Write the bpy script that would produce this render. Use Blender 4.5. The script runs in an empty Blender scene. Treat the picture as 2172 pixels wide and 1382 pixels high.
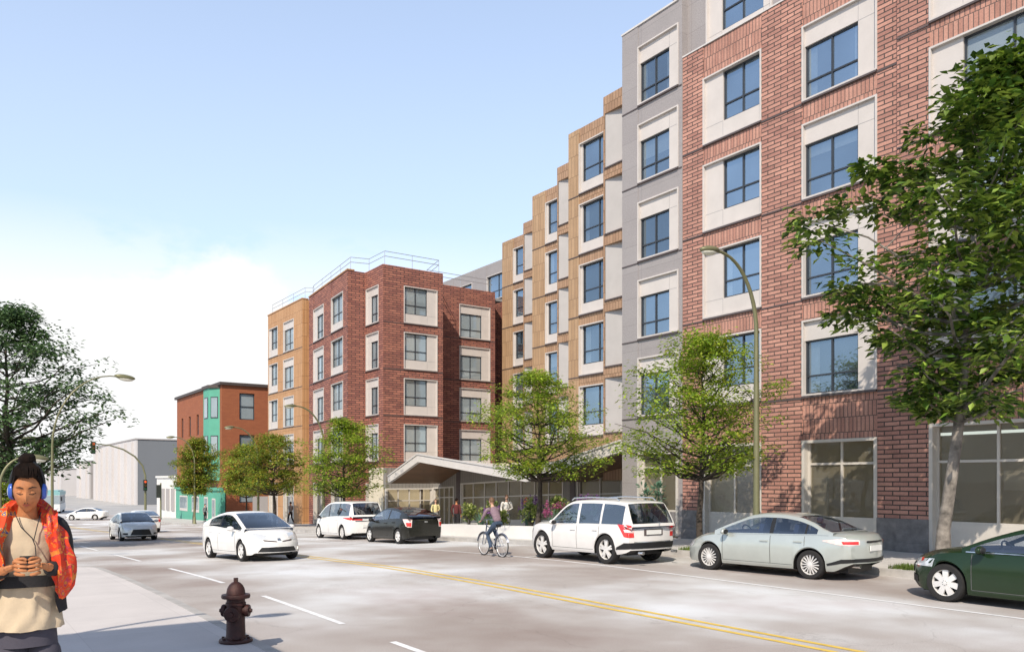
import bpy, bmesh, math, random
from mathutils import Vector, Matrix, noise
from mathutils.bvhtree import BVHTree

scene = bpy.context.scene
COL = scene.collection
PI = math.pi
R = math.radians

# ------------------------------------------------------------------ materials
def new_mat(name):
    m = bpy.data.materials.new(name)
    m.use_nodes = True
    nt = m.node_tree
    b = nt.nodes['Principled BSDF']
    return m, nt, b

def N(nt, kind, **kw):
    n = nt.nodes.new(kind)
    for k, v in kw.items():
        if k.startswith('i_'):
            n.inputs[k[2:].replace('_', ' ')].default_value = v
        else:
            setattr(n, k, v)
    return n

def c4(c): return (c[0], c[1], c[2], 1.0)

def mixc(nt, fac, a, b, blend='MIX'):
    n = nt.nodes.new('ShaderNodeMix'); n.data_type = 'RGBA'; n.blend_type = blend
    for s, v in ((0, fac), (6, a), (7, b)):
        if isinstance(v, (int, float)): n.inputs[s].default_value = v
        elif isinstance(v, tuple): n.inputs[s].default_value = c4(v)
        else: nt.links.new(v, n.inputs[s])
    return n.outputs[2]

def ramp(nt, src, pts, interp='LINEAR'):
    n = nt.nodes.new('ShaderNodeValToRGB'); cr = n.color_ramp; cr.interpolation = interp
    while len(cr.elements) < len(pts): cr.elements.new(0.5)
    for e, (p, c) in zip(cr.elements, pts):
        e.position = p; e.color = c4(c) if not isinstance(c, (int, float)) else (c, c, c, 1)
    nt.links.new(src, n.inputs[0])
    return n.outputs[0]

def noise_tex(nt, scale=1, detail=4, rough=.55, coord='Object', vec=None, mscale=None):
    t = nt.nodes.new('ShaderNodeTexNoise'); t.inputs['Scale'].default_value = scale
    t.inputs['Detail'].default_value = detail; t.inputs['Roughness'].default_value = rough
    if vec is None:
        tc = nt.nodes.new('ShaderNodeTexCoord'); vec = tc.outputs[coord]
    if mscale:
        mp = nt.nodes.new('ShaderNodeMapping'); mp.inputs['Scale'].default_value = mscale
        nt.links.new(vec, mp.inputs['Vector']); vec = mp.outputs[0]
    nt.links.new(vec, t.inputs['Vector'])
    return t.outputs['Fac']

def bump(nt, b, h, strength=.3, dist=.02):
    n = nt.nodes.new('ShaderNodeBump'); n.inputs['Strength'].default_value = strength
    n.inputs['Distance'].default_value = dist
    nt.links.new(h, n.inputs['Height']); nt.links.new(n.outputs[0], b.inputs['Normal'])

def pm(name, col, rough=.6, metal=0.0, var=.18, scale=3.0, bmp=0.0, coat=0.0, spec=None, rv=0.0):
    m, nt, b = new_mat(name)
    b.inputs['Roughness'].default_value = rough; b.inputs['Metallic'].default_value = metal
    if coat: b.inputs['Coat Weight'].default_value = coat; b.inputs['Coat Roughness'].default_value = .04
    if spec is not None: b.inputs['Specular IOR Level'].default_value = spec
    f = noise_tex(nt, scale, 5, .6)
    lo = tuple(max(0, c * (1 - var)) for c in col); hi = tuple(min(1, c * (1 + var)) for c in col)
    c = ramp(nt, f, [(.3, lo), (.7, hi)])
    nt.links.new(c, b.inputs['Base Color'])
    if bmp: bump(nt, b, noise_tex(nt, scale * 9, 4, .6), bmp, .02)
    return m

def brick_mat(name, c1, c2, mortar, bw=.5, rh=.13, ms=.014, offset=.5, off_freq=2, bmp=.5, rough=.8, bias=0.0, dirt_or_fill=.25):
    m, nt, b = new_mat(name)
    uv = N(nt, 'ShaderNodeUVMap')
    t = N(nt, 'ShaderNodeTexBrick', offset=offset, offset_frequency=off_freq, squash=1.0)
    t.inputs['Color1'].default_value = c4(c1); t.inputs['Color2'].default_value = c4(c2)
    t.inputs['Mortar'].default_value = c4(mortar); t.inputs['Scale'].default_value = 1.0
    t.inputs['Mortar Size'].default_value = ms; t.inputs['Mortar Smooth'].default_value = .15
    t.inputs['Bias'].default_value = bias
    t.inputs['Brick Width'].default_value = bw; t.inputs['Row Height'].default_value = rh
    nt.links.new(uv.outputs[0], t.inputs['Vector'])
    f = noise_tex(nt, 1.3, 6, .65, vec=uv.outputs[0])
    d = ramp(nt, f, [(.25, 1 - dirt_or_fill), (.75, 1 + dirt_or_fill * .35)])
    c = mixc(nt, 1.0, t.outputs['Color'], d, 'MULTIPLY')
    f2 = noise_tex(nt, 22, 3, .6, vec=uv.outputs[0])
    d2 = ramp(nt, f2, [(.3, .82), (.7, 1.12)])
    c = mixc(nt, 1.0, c, d2, 'MULTIPLY')
    nt.links.new(c, b.inputs['Base Color'])
    b.inputs['Roughness'].default_value = rough
    inv = N(nt, 'ShaderNodeMath', operation='SUBTRACT'); inv.inputs[0].default_value = 1.0
    nt.links.new(t.outputs['Fac'], inv.inputs[1])
    ad = N(nt, 'ShaderNodeMath', operation='MULTIPLY_ADD'); nt.links.new(f2, ad.inputs[0]); ad.inputs[1].default_value = .35
    nt.links.new(inv.outputs[0], ad.inputs[2])
    bump(nt, b, ad.outputs[0], bmp, .02)
    return m

def glass_window(name, tint, metal=.85, rough=.03):
    m, nt, b = new_mat(name)
    oi = N(nt, 'ShaderNodeObjectInfo')
    r = ramp(nt, oi.outputs['Random'], [(0, .66), (.5, .95), (1, 1.15)])
    f = noise_tex(nt, .35, 3, .5)
    g = ramp(nt, f, [(.35, .9), (.65, 1.08)])
    c = mixc(nt, 1.0, tint, r, 'MULTIPLY'); c = mixc(nt, 1.0, c, g, 'MULTIPLY')
    nt.links.new(c, b.inputs['Base Color'])
    b.inputs['Metallic'].default_value = metal; b.inputs['Roughness'].default_value = rough
    bump(nt, b, noise_tex(nt, .6, 2, .5), .03, .3)
    out = nt.nodes['Material Output']; tr = N(nt, 'ShaderNodeBsdfTransparent'); tr.inputs['Color'].default_value = (.72, .80, .86, 1)
    mx = N(nt, 'ShaderNodeMixShader'); mx.inputs[0].default_value = .30
    nt.links.new(b.outputs[0], mx.inputs[1]); nt.links.new(tr.outputs[0], mx.inputs[2]); nt.links.new(mx.outputs[0], out.inputs['Surface'])
    return m

def clear_glass(name, tint, gloss=.18, rough=.02, edge=.45, dirt_or_fill=None):
    m, nt, b = new_mat(name)
    out = nt.nodes['Material Output']
    tr = N(nt, 'ShaderNodeBsdfTransparent'); gl = N(nt, 'ShaderNodeBsdfGlossy')
    f = noise_tex(nt, .8, 2, .5)
    c = ramp(nt, f, [(.3, tuple(x * .93 for x in tint)), (.7, tint)])
    nt.links.new(c, tr.inputs['Color']); gl.inputs['Roughness'].default_value = rough
    gl.inputs['Color'].default_value = (.9, .95, 1, 1)
    lw = N(nt, 'ShaderNodeLayerWeight'); lw.inputs['Blend'].default_value = .25
    mr = N(nt, 'ShaderNodeMapRange'); nt.links.new(lw.outputs['Facing'], mr.inputs[0])
    mr.inputs[3].default_value = gloss; mr.inputs[4].default_value = min(1, gloss + edge)
    mx = N(nt, 'ShaderNodeMixShader'); nt.links.new(mr.outputs[0], mx.inputs[0])
    nt.links.new(tr.outputs[0], mx.inputs[1]); nt.links.new(gl.outputs[0], mx.inputs[2])
    if dirt_or_fill:                                                   # diffuse dusty film, added to brighten the dark shop interior
        df = N(nt, 'ShaderNodeBsdfDiffuse'); df.inputs['Color'].default_value = c4(dirt_or_fill)
        m3 = N(nt, 'ShaderNodeMixShader'); m3.inputs[0].default_value = .24
        nt.links.new(mx.outputs[0], m3.inputs[1]); nt.links.new(df.outputs[0], m3.inputs[2]); mx = m3
    nt.links.new(mx.outputs[0], out.inputs['Surface'])
    nt.nodes.remove(b)
    return m

def car_paint(name, col, rough=.28, metal=.15, flake=.05):
    m, nt, b = new_mat(name)
    f = noise_tex(nt, 2.0, 4, .6)
    lo = tuple(c * (1 - flake) for c in col); hi = tuple(min(1, c * (1 + flake)) for c in col)
    c = ramp(nt, f, [(.3, lo), (.7, hi)])
    # a little road dust low on the body
    tc = N(nt, 'ShaderNodeTexCoord'); sp = N(nt, 'ShaderNodeSeparateXYZ'); nt.links.new(tc.outputs['Object'], sp.inputs[0])
    mr = N(nt, 'ShaderNodeMapRange'); nt.links.new(sp.outputs[2], mr.inputs[0])
    mr.inputs[1].default_value = .15; mr.inputs[2].default_value = .6; mr.inputs[3].default_value = .35 if sum(col) > .5 else .07; mr.inputs[4].default_value = 0
    mm = N(nt, 'ShaderNodeMath', operation='MULTIPLY'); nt.links.new(mr.outputs[0], mm.inputs[0]); nt.links.new(noise_tex(nt, 6, 5, .7), mm.inputs[1])
    c = mixc(nt, mm.outputs[0], c, (.22, .19, .15))
    nt.links.new(c, b.inputs['Base Color'])
    b.inputs['Roughness'].default_value = rough; b.inputs['Metallic'].default_value = metal
    b.inputs['Coat Weight'].default_value = .8 if sum(col) > .5 else .35; b.inputs['Coat Roughness'].default_value = .05
    if sum(col) < .5: b.inputs['Specular IOR Level'].default_value = .25
    return m

def leaf_mat(name, cols, trans=.35):
    m, nt, b = new_mat(name)
    g = N(nt, 'ShaderNodeNewGeometry')
    c = ramp(nt, g.outputs['Random Per Island'], [(i / (len(cols) - 1), cc) for i, cc in enumerate(cols)])
    f = noise_tex(nt, .9, 3, .6)
    d = ramp(nt, f, [(.3, .6), (.7, 1.3)])
    c = mixc(nt, 1.0, c, d, 'MULTIPLY')
    nt.links.new(c, b.inputs['Base Color'])
    b.inputs['Roughness'].default_value = .5
    out = nt.nodes['Material Output']
    tl = N(nt, 'ShaderNodeBsdfTranslucent'); nt.links.new(c, tl.inputs['Color'])
    mx = N(nt, 'ShaderNodeMixShader'); mx.inputs[0].default_value = trans
    nt.links.new(b.outputs[0], mx.inputs[1]); nt.links.new(tl.outputs[0], mx.inputs[2])
    nt.links.new(mx.outputs[0], out.inputs['Surface'])
    return m

def emit_mat(name, col, s=1.0):
    m, nt, b = new_mat(name)
    b.inputs['Base Color'].default_value = c4(col); b.inputs['Emission Color'].default_value = c4(col)
    b.inputs['Emission Strength'].default_value = s; b.inputs['Roughness'].default_value = .3
    return m

def road_mat():
    m, nt, b = new_mat('asphalt')
    f = noise_tex(nt, .16, 4, .55, mscale=(1.1, 1.0, 1))
    g = noise_tex(nt, .33, 5, .6, mscale=(1.0, .8, 1))
    h = noise_tex(nt, 60, 4, .7)
    c = ramp(nt, f, [(.34, (.35, .30, .272)), (.46, (.44, .40, .375)), (.55, (.58, .565, .555)), (.64, (.70, .705, .715))])
    d = ramp(nt, g, [(.3, (.78, .70, .68)), (.5, (1, 1, 1)), (.7, (1.08, 1.1, 1.13))])
    c = mixc(nt, .8, c, d, 'MULTIPLY')
    k = ramp(nt, h, [(.3, .72), (.7, 1.2)])
    c = mixc(nt, 1.0, c, k, 'MULTIPLY')
    # oil-dark tyre tracks along the lanes and hairline cracks
    v = N(nt, 'ShaderNodeTexVoronoi', feature='DISTANCE_TO_EDGE'); v.inputs['Scale'].default_value = .22
    tc = N(nt, 'ShaderNodeTexCoord')
    wn = N(nt, 'ShaderNodeTexNoise'); wn.inputs['Scale'].default_value = .8; wn.inputs['Detail'].default_value = 6
    nt.links.new(tc.outputs['Object'], wn.inputs['Vector'])
    va = N(nt, 'ShaderNodeVectorMath', operation='ADD'); nt.links.new(tc.outputs['Object'], va.inputs[0])
    vs = N(nt, 'ShaderNodeVectorMath', operation='SCALE'); nt.links.new(wn.outputs['Color'], vs.inputs[0]); vs.inputs['Scale'].default_value = 1.6
    nt.links.new(vs.outputs[0], va.inputs[1]); nt.links.new(va.outputs[0], v.inputs['Vector'])
    cr = ramp(nt, v.outputs['Distance'], [(0, .85), (.004, 1.0)])
    c = mixc(nt, 1.0, c, cr, 'MULTIPLY')
    nt.links.new(c, b.inputs['Base Color']); b.inputs['Roughness'].default_value = .8
    b.inputs['Specular IOR Level'].default_value = .25
    bump(nt, b, h, .25, .01)
    return m

def paving_mat(name, col, bw=1.5, rh=1.5, joint=.6, var=.1):
    m, nt, b = new_mat(name)
    uv = N(nt, 'ShaderNodeUVMap')
    t = N(nt, 'ShaderNodeTexBrick', offset=0.0, squash=1.0)
    t.inputs['Color1'].default_value = c4(tuple(x * 1.03 for x in col)); t.inputs['Color2'].default_value = c4(tuple(x * .96 for x in col))
    t.inputs['Mortar'].default_value = c4(tuple(x * joint for x in col)); t.inputs['Scale'].default_value = 1
    t.inputs['Mortar Size'].default_value = .006; t.inputs['Brick Width'].default_value = bw; t.inputs['Row Height'].default_value = rh
    nt.links.new(uv.outputs[0], t.inputs['Vector'])
    f = noise_tex(nt, .5, 6, .65, vec=uv.outputs[0]); d = ramp(nt, f, [(.3, 1 - var), (.7, 1 + var)])
    c = mixc(nt, 1.0, t.outputs['Color'], d, 'MULTIPLY')
    h = noise_tex(nt, 45, 4, .7, vec=uv.outputs[0]); k = ramp(nt, h, [(.3, .93), (.7, 1.05)])
    c = mixc(nt, 1.0, c, k, 'MULTIPLY')
    nt.links.new(c, b.inputs['Base Color']); b.inputs['Roughness'].default_value = .85
    bump(nt, b, h, .15, .01)
    return m

M = {}
M['road'] = road_mat()
M['sidewalk'] = paving_mat('sidewalk_concrete', (.585, .545, .525), 1.5, 1.5, .88)
M['sidewalk2'] = paving_mat('sidewalk_concrete_far', (.52, .50, .48), 1.5, 1.5)
M['ground'] = pm('ground_concrete', (.40, .39, .38), .9, var=.15, scale=.15)
M['kerb'] = pm('kerb_granite', (.42, .40, .38), .8, var=.2, scale=2, bmp=.2)
M['line_white'] = pm('road_paint_white', (.80, .80, .80), .6, var=.14, scale=5)
M['line_yellow'] = pm('road_paint_yellow', (.72, .50, .10), .6, var=.18, scale=5)
M['brick'] = brick_mat('brick_rose', (.57, .295, .225), (.385, .185, .145), (.085, .06, .052), .52, .135, .019, bmp=.75)
M['soldier'] = brick_mat('brick_rose_upright', (.55, .29, .22), (.42, .205, .155), (.13, .09, .078), .135, .46, .013, offset=.3, bmp=.6)
M['brick2'] = brick_mat('brick_deep_red', (.47, .185, .125), (.275, .10, .078), (.07, .044, .04), .58, .15, .022, bmp=.75)
M['base'] = pm('base_stone', (.17, .16, .16), .7, var=.3, scale=4, bmp=.2)
M['plank'] = brick_mat('orange_plank', (.47, .305, .175), (.385, .24, .13), (.15, .09, .05), .26, 1.05, .010, offset=.5, bmp=.4, rough=.6, dirt_or_fill=.15)
M['plank_row'] = brick_mat('orange_plank_short', (.44, .275, .17), (.355, .21, .125), (.13, .075, .03), .2, .55, .012, offset=.35, bmp=.4, rough=.6, dirt_or_fill=.15)
M['plank2'] = brick_mat('amber_plank', (.54, .30, .14), (.47, .245, .105), (.16, .07, .03), .22, 1.05, .010, offset=.0, bmp=.3, rough=.6, dirt_or_fill=.12)
M['grey'] = brick_mat('grey_panel', (.33, .302, .297), (.312, .284, .28), (.205, .185, .184), 2.4, 1.05, .006, offset=.0, bmp=.12, rough=.6, dirt_or_fill=.08)
M['white_panel'] = pm('white_fibre_panel', (.56, .515, .485), .55, var=.05, scale=1.5)
M['bay_panel'] = pm('bay_panel', (.43, .405, .39), .55, var=.05, scale=1.5)
M['curtain'] = pm('curtain_cloth', (.75, .73, .70), .9, var=.08, scale=12)
M['room_shade'] = pm('unlit_room_shade', (.05, .055, .06), .9, var=.3, scale=.8)
M['seam'] = pm('panel_seam', (.32, .31, .31), .6, var=.1)
M['frame_light'] = pm('aluminium_trim', (.60, .57, .55), .4, var=.05)
M['frame_dark'] = pm('dark_window_frame', (.035, .04, .05), .4, var=.1)
M['ledge'] = pm('dark_ledge', (.09, .07, .07), .6, var=.1)
M['pane'] = glass_window('blue_window_glass', (.38, .49, .60))
M['pane2'] = glass_window('sky_pale_window_glass', (.50, .58, .62), .3, .04)  # pale diffuse base stands in for reflected sky
M['shop_glass'] = clear_glass('shop_glass', (.84, .80, .70), .03, .02, .14, dirt_or_fill=(.44, .39, .29))
M['shop_frame'] = pm('shopfront_frame', (.55, .51, .46), .5, var=.05)
M['interior_wall'] = pm('interior_wall', (.62, .55, .42), .8, var=.06, scale=1)
M['interior_white'] = pm('interior_white', (.75, .73, .68), .7, var=.03)
M['interior_floor'] = pm('interior_floor', (.30, .25, .18), .6, var=.15)
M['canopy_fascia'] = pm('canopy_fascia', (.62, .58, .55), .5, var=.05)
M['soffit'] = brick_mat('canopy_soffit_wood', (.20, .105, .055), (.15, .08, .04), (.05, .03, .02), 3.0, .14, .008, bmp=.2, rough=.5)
M['metal_cladding'] = brick_mat('taupe_cladding', (.255, .235, .21), (.225, .205, .185), (.12, .11, .10), .25, 9.0, .012, offset=0, bmp=.35, rough=.6, dirt_or_fill=.1)
M['rail'] = pm('rail_metal', (.45, .45, .46), .35, .6, .05)
M['rail_glass'] = clear_glass('rail_glass', (.95, .97, .98), .05)
M['roofing'] = pm('roof_membrane', (.30, .30, .30), .9, var=.12, scale=.5)
M['brown'] = brick_mat('old_brown_brick', (.33, .105, .042), (.29, .088, .036), (.24, .075, .034), .4, .12, .008, bmp=.15, dirt_or_fill=.1)
M['green'] = pm('mint_render', (.09, .345, .245), .7, var=.08, scale=1)
M['cornice'] = pm('dark_cornice', (.06, .045, .04), .6, var=.1)
M['far_light'] = pm('far_lit_stone', (.56, .53, .52), .9, var=.05, scale=.1)
M['far_dark'] = pm('far_shaded_stone', (.16, .17, .185), .9, var=.05, scale=.1)
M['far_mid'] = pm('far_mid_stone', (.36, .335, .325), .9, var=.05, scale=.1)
M['white_wall'] = pm('white_render', (.70, .68, .65), .8, var=.06, scale=.6)
M['pole'] = pm('lamp_pole_green', (.19, .185, .10), .45, .3, .1)
M['lamp_glass'] = pm('lamp_lens', (.72, .70, .60), .3, var=.05)
M['black'] = pm('black_plastic', (.012, .012, .013), .5, var=.15)
M['tyre'] = pm('tyre_rubber', (.016, .015, .015), .85, var=.25, scale=8)
M['alloy'] = pm('alloy_wheel', (.74, .72, .70), .35, .25, .05)
M['alloy_gap'] = pm('wheel_gap', (.02, .02, .02), .7)
M['chrome'] = pm('chrome', (.75, .75, .75), .12, .95, .03)
M['car_glass'] = clear_glass('car_glass_clear', (.74, .79, .84), .12)
M['car_glass_dark'] = clear_glass('car_glass_tinted', (.16, .21, .30), .14)
M['car_interior'] = pm('car_interior', (.028, .033, .055), .8, var=.2)
M['seat_blue'] = pm('seat_cloth', (.035, .05, .10), .85, var=.2)
M['head_lens'] = pm('headlight_lens', (.72, .74, .76), .1, .3, .05, coat=.8)
M['tail_red'] = pm('taillight_red', (.62, .03, .025), .2, var=.15, scale=12, coat=.8)
M['tail_clear'] = pm('taillight_clear', (.80, .62, .58), .15, var=.12, scale=15, coat=.8)
M['fog_lamp'] = emit_mat('fog_lamp', (1.0, .95, .85), .9)
M['plate'] = pm('number_plate', (.72, .72, .70), .5, var=.04)
M['seam_dark'] = pm('panel_gap', (.10, .10, .10), .7)
M['bark'] = pm('bark_dark', (.055, .042, .033), .9, var=.4, scale=9, bmp=.6)
M['bark2'] = pm('bark_mottled', (.20, .175, .15), .9, var=.65, scale=4, bmp=.5)
M['leaf_near'] = leaf_mat('leaves_deep', [(.02, .05, .008), (.055, .12, .013), (.13, .22, .022), (.30, .40, .06), (.035, .075, .01)], .22)
M['leaf_street'] = leaf_mat('leaves_yellow_green', [(.10, .19, .015), (.26, .40, .035), (.45, .56, .06), (.20, .31, .03), (.42, .40, .05)], .4)
M['leaf_autumn'] = leaf_mat('leaves_olive', [(.10, .18, .02), (.22, .33, .035), (.36, .44, .055), (.40, .27, .04), (.15, .26, .03)], .4)
M['leaf_cool'] = leaf_mat('leaves_cool', [(.03, .075, .02), (.06, .13, .035), (.12, .21, .08), (.20, .30, .13), (.04, .09, .03)], .3)
M['leaf_shrub'] = leaf_mat('leaves_shrub', [(.08, .15, .02), (.20, .28, .05), (.52, .54, .18), (.14, .21, .04)], .3)
M['leaf_spiky'] = leaf_mat('leaves_spiky', [(.12, .26, .17), (.18, .33, .22), (.09, .2, .12)], .3)
M['petal_purple'] = leaf_mat('petals_purple', [(.24, .07, .34), (.33, .10, .42), (.42, .20, .5)], .3)
M['petal_pink'] = leaf_mat('petals_pink', [(.45, .07, .18), (.5, .14, .3), (.38, .06, .2)], .3)
M['grass'] = leaf_mat('grass_blades', [(.07, .13, .02), (.13, .2, .03), (.2, .25, .05)], .3)
M['hydrant'] = pm('hydrant_iron', (.045, .013, .010), .5, .2, .45, scale=14, bmp=.35)
M['skin'] = pm('skin', (.47, .19, .08), .55, var=.22, scale=22, bmp=.12, spec=.3)
M['skin_light'] = pm('skin_light', (.55, .32, .22), .5, var=.06, scale=8)
M['hair_dark'] = pm('hair_dark', (.011, .0055, .0035), .75, var=.6, scale=40, bmp=.6, spec=.15)
M['hair_red'] = pm('hair_red', (.42, .13, .035), .5, var=.3, scale=26, bmp=.4)
M['hair_brown'] = pm('hair_brown', (.13, .065, .03), .55, var=.3, scale=26, bmp=.4)
M['lips'] = pm('lips', (.36, .09, .06), .4, var=.08)
M['lash'] = pm('brow_dark', (.03, .015, .01), .8)
M['tan_cloth'] = pm('tan_cloth', (.50, .40, .28), .9, var=.1, scale=5, bmp=.15)
M['black_cloth'] = pm('black_cloth', (.017, .016, .018), .9, var=.25, scale=6, bmp=.2)
M['trouser'] = pm('plum_grey_cloth', (.060, .055, .075), .9, var=.12, scale=5, bmp=.15)
M['jeans'] = pm('blue_jeans', (.045, .07, .115), .9, var=.3, scale=7)
M['mauve'] = pm('mauve_knit', (.22, .15, .18), .9, var=.2, scale=30, bmp=.3)
M['grey_cloth'] = pm('grey_cloth', (.22, .22, .23), .9, var=.15, scale=8)
M['white_cloth'] = pm('white_cloth', (.68, .65, .60), .9, var=.06, scale=8)
M['maroon'] = pm('maroon_cloth', (.10, .02, .02), .9, var=.15, scale=8)
M['lilac'] = pm('lilac_cloth', (.36, .25, .42), .9, var=.12, scale=8)
M['yellow_cloth'] = pm('pale_yellow_cloth', (.62, .55, .28), .9, var=.1, scale=8)
M['headphone_blue'] = pm('headphone_blue', (.05, .12, .50), .3, .1, .1)
M['headphone_pad'] = pm('headphone_silver', (.42, .48, .62), .35, .3, .05)
M['bike_white'] = pm('bike_white', (.55, .55, .56), .35, .2, .05)
M['bike_frame'] = pm('bike_frame', (.16, .18, .24), .35, .4, .05)
M['sig_dark'] = pm('signal_housing', (.025, .03, .025), .5)
M['sig_red'] = emit_mat('signal_red', (.9, .12, .03), 1.0)
M['sig_amber'] = pm('signal_amber', (.35, .2, .03), .4)
M['sig_green'] = pm('signal_green', (.05, .25, .08), .4)
M['bus_teal'] = pm('bus_teal', (.22, .42, .42), .4, var=.05)
M['bus_white'] = pm('bus_white', (.68, .68, .66), .4, var=.05)

M['paint_white'] = car_paint('paint_white', (.72, .70, .68), .3, 0)
M['paint_pearl'] = car_paint('paint_pearl', (.80, .79, .77), .3, 0)
M['paint_silver'] = car_paint('paint_silver_green', (.47, .50, .47), .28, .35)
M['paint_black'] = car_paint('paint_black', (.012, .012, .009), .25, 0)
M['paint_green'] = car_paint('paint_deep_green', (.013, .032, .012), .22, .1)
M['paint_grey'] = car_paint('paint_light_grey', (.70, .69, .66), .3, .2)

def scarf_mat():
    m, nt, b = new_mat('printed_scarf')
    tc = N(nt, 'ShaderNodeTexCoord')
    v = N(nt, 'ShaderNodeTexVoronoi', feature='F1'); v.inputs['Scale'].default_value = 21
    wn = N(nt, 'ShaderNodeTexNoise'); wn.inputs['Scale'].default_value = 11; wn.inputs['Detail'].default_value = 3
    nt.links.new(tc.outputs['Object'], wn.inputs['Vector'])
    va = N(nt, 'ShaderNodeVectorMath', operation='MULTIPLY_ADD')
    nt.links.new(wn.outputs['Color'], va.inputs[0]); va.inputs[1].default_value = (.14, .14, .14); nt.links.new(tc.outputs['Object'], va.inputs[2])
    nt.links.new(va.outputs[0], v.inputs['Vector'])
    ring = ramp(nt, v.outputs['Distance'], [(0, (.62, .42, .06)), (.22, (.05, .06, .28)), (.33, (.66, .30, .03)), (.44, (.68, .06, .012)), (1, (.72, .07, .012))], 'CONSTANT')
    red = ramp(nt, v.outputs['Distance'], [(0, (.60, .10, .03)), (.2, (.72, .045, .01)), (.62, (.42, .03, .06)), (.72, (.70, .22, .03))], 'CONSTANT')
    big = noise_tex(nt, 3.2, 3, .5)
    f = ramp(nt, big, [(.45, 0.0), (.52, 1.0)])
    sp = N(nt, 'ShaderNodeSeparateXYZ'); nt.links.new(tc.outputs['Object'], sp.inputs[0])
    side = N(nt, 'ShaderNodeMapRange'); nt.links.new(sp.outputs[0], side.inputs[0])
    side.inputs[1].default_value = -.05; side.inputs[2].default_value = .22; side.inputs[3].default_value = 1.0; side.inputs[4].default_value = .25
    mu = N(nt, 'ShaderNodeMath', operation='MULTIPLY'); nt.links.new(f, mu.inputs[0]); nt.links.new(side.outputs[0], mu.inputs[1])
    mx = N(nt, 'ShaderNodeMath', operation='MAXIMUM'); nt.links.new(mu.outputs[0], mx.inputs[0])
    s2 = N(nt, 'ShaderNodeMath', operation='GREATER_THAN'); nt.links.new(side.outputs[0], s2.inputs[0]); s2.inputs[1].default_value = .93
    nt.links.new(s2.outputs[0], mx.inputs[1])
    c = mixc(nt, mx.outputs[0], red, ring)
    cn = noise_tex(nt, 60, 3, .6); k = ramp(nt, cn, [(.3, .8), (.7, 1.15)])
    c = mixc(nt, 1.0, c, k, 'MULTIPLY')
    nt.links.new(c, b.inputs['Base Color']); b.inputs['Roughness'].default_value = .8
    bump(nt, b, noise_tex(nt, 14, 4, .6), .5, .02)
    return m
M['scarf'] = scarf_mat()

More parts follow.
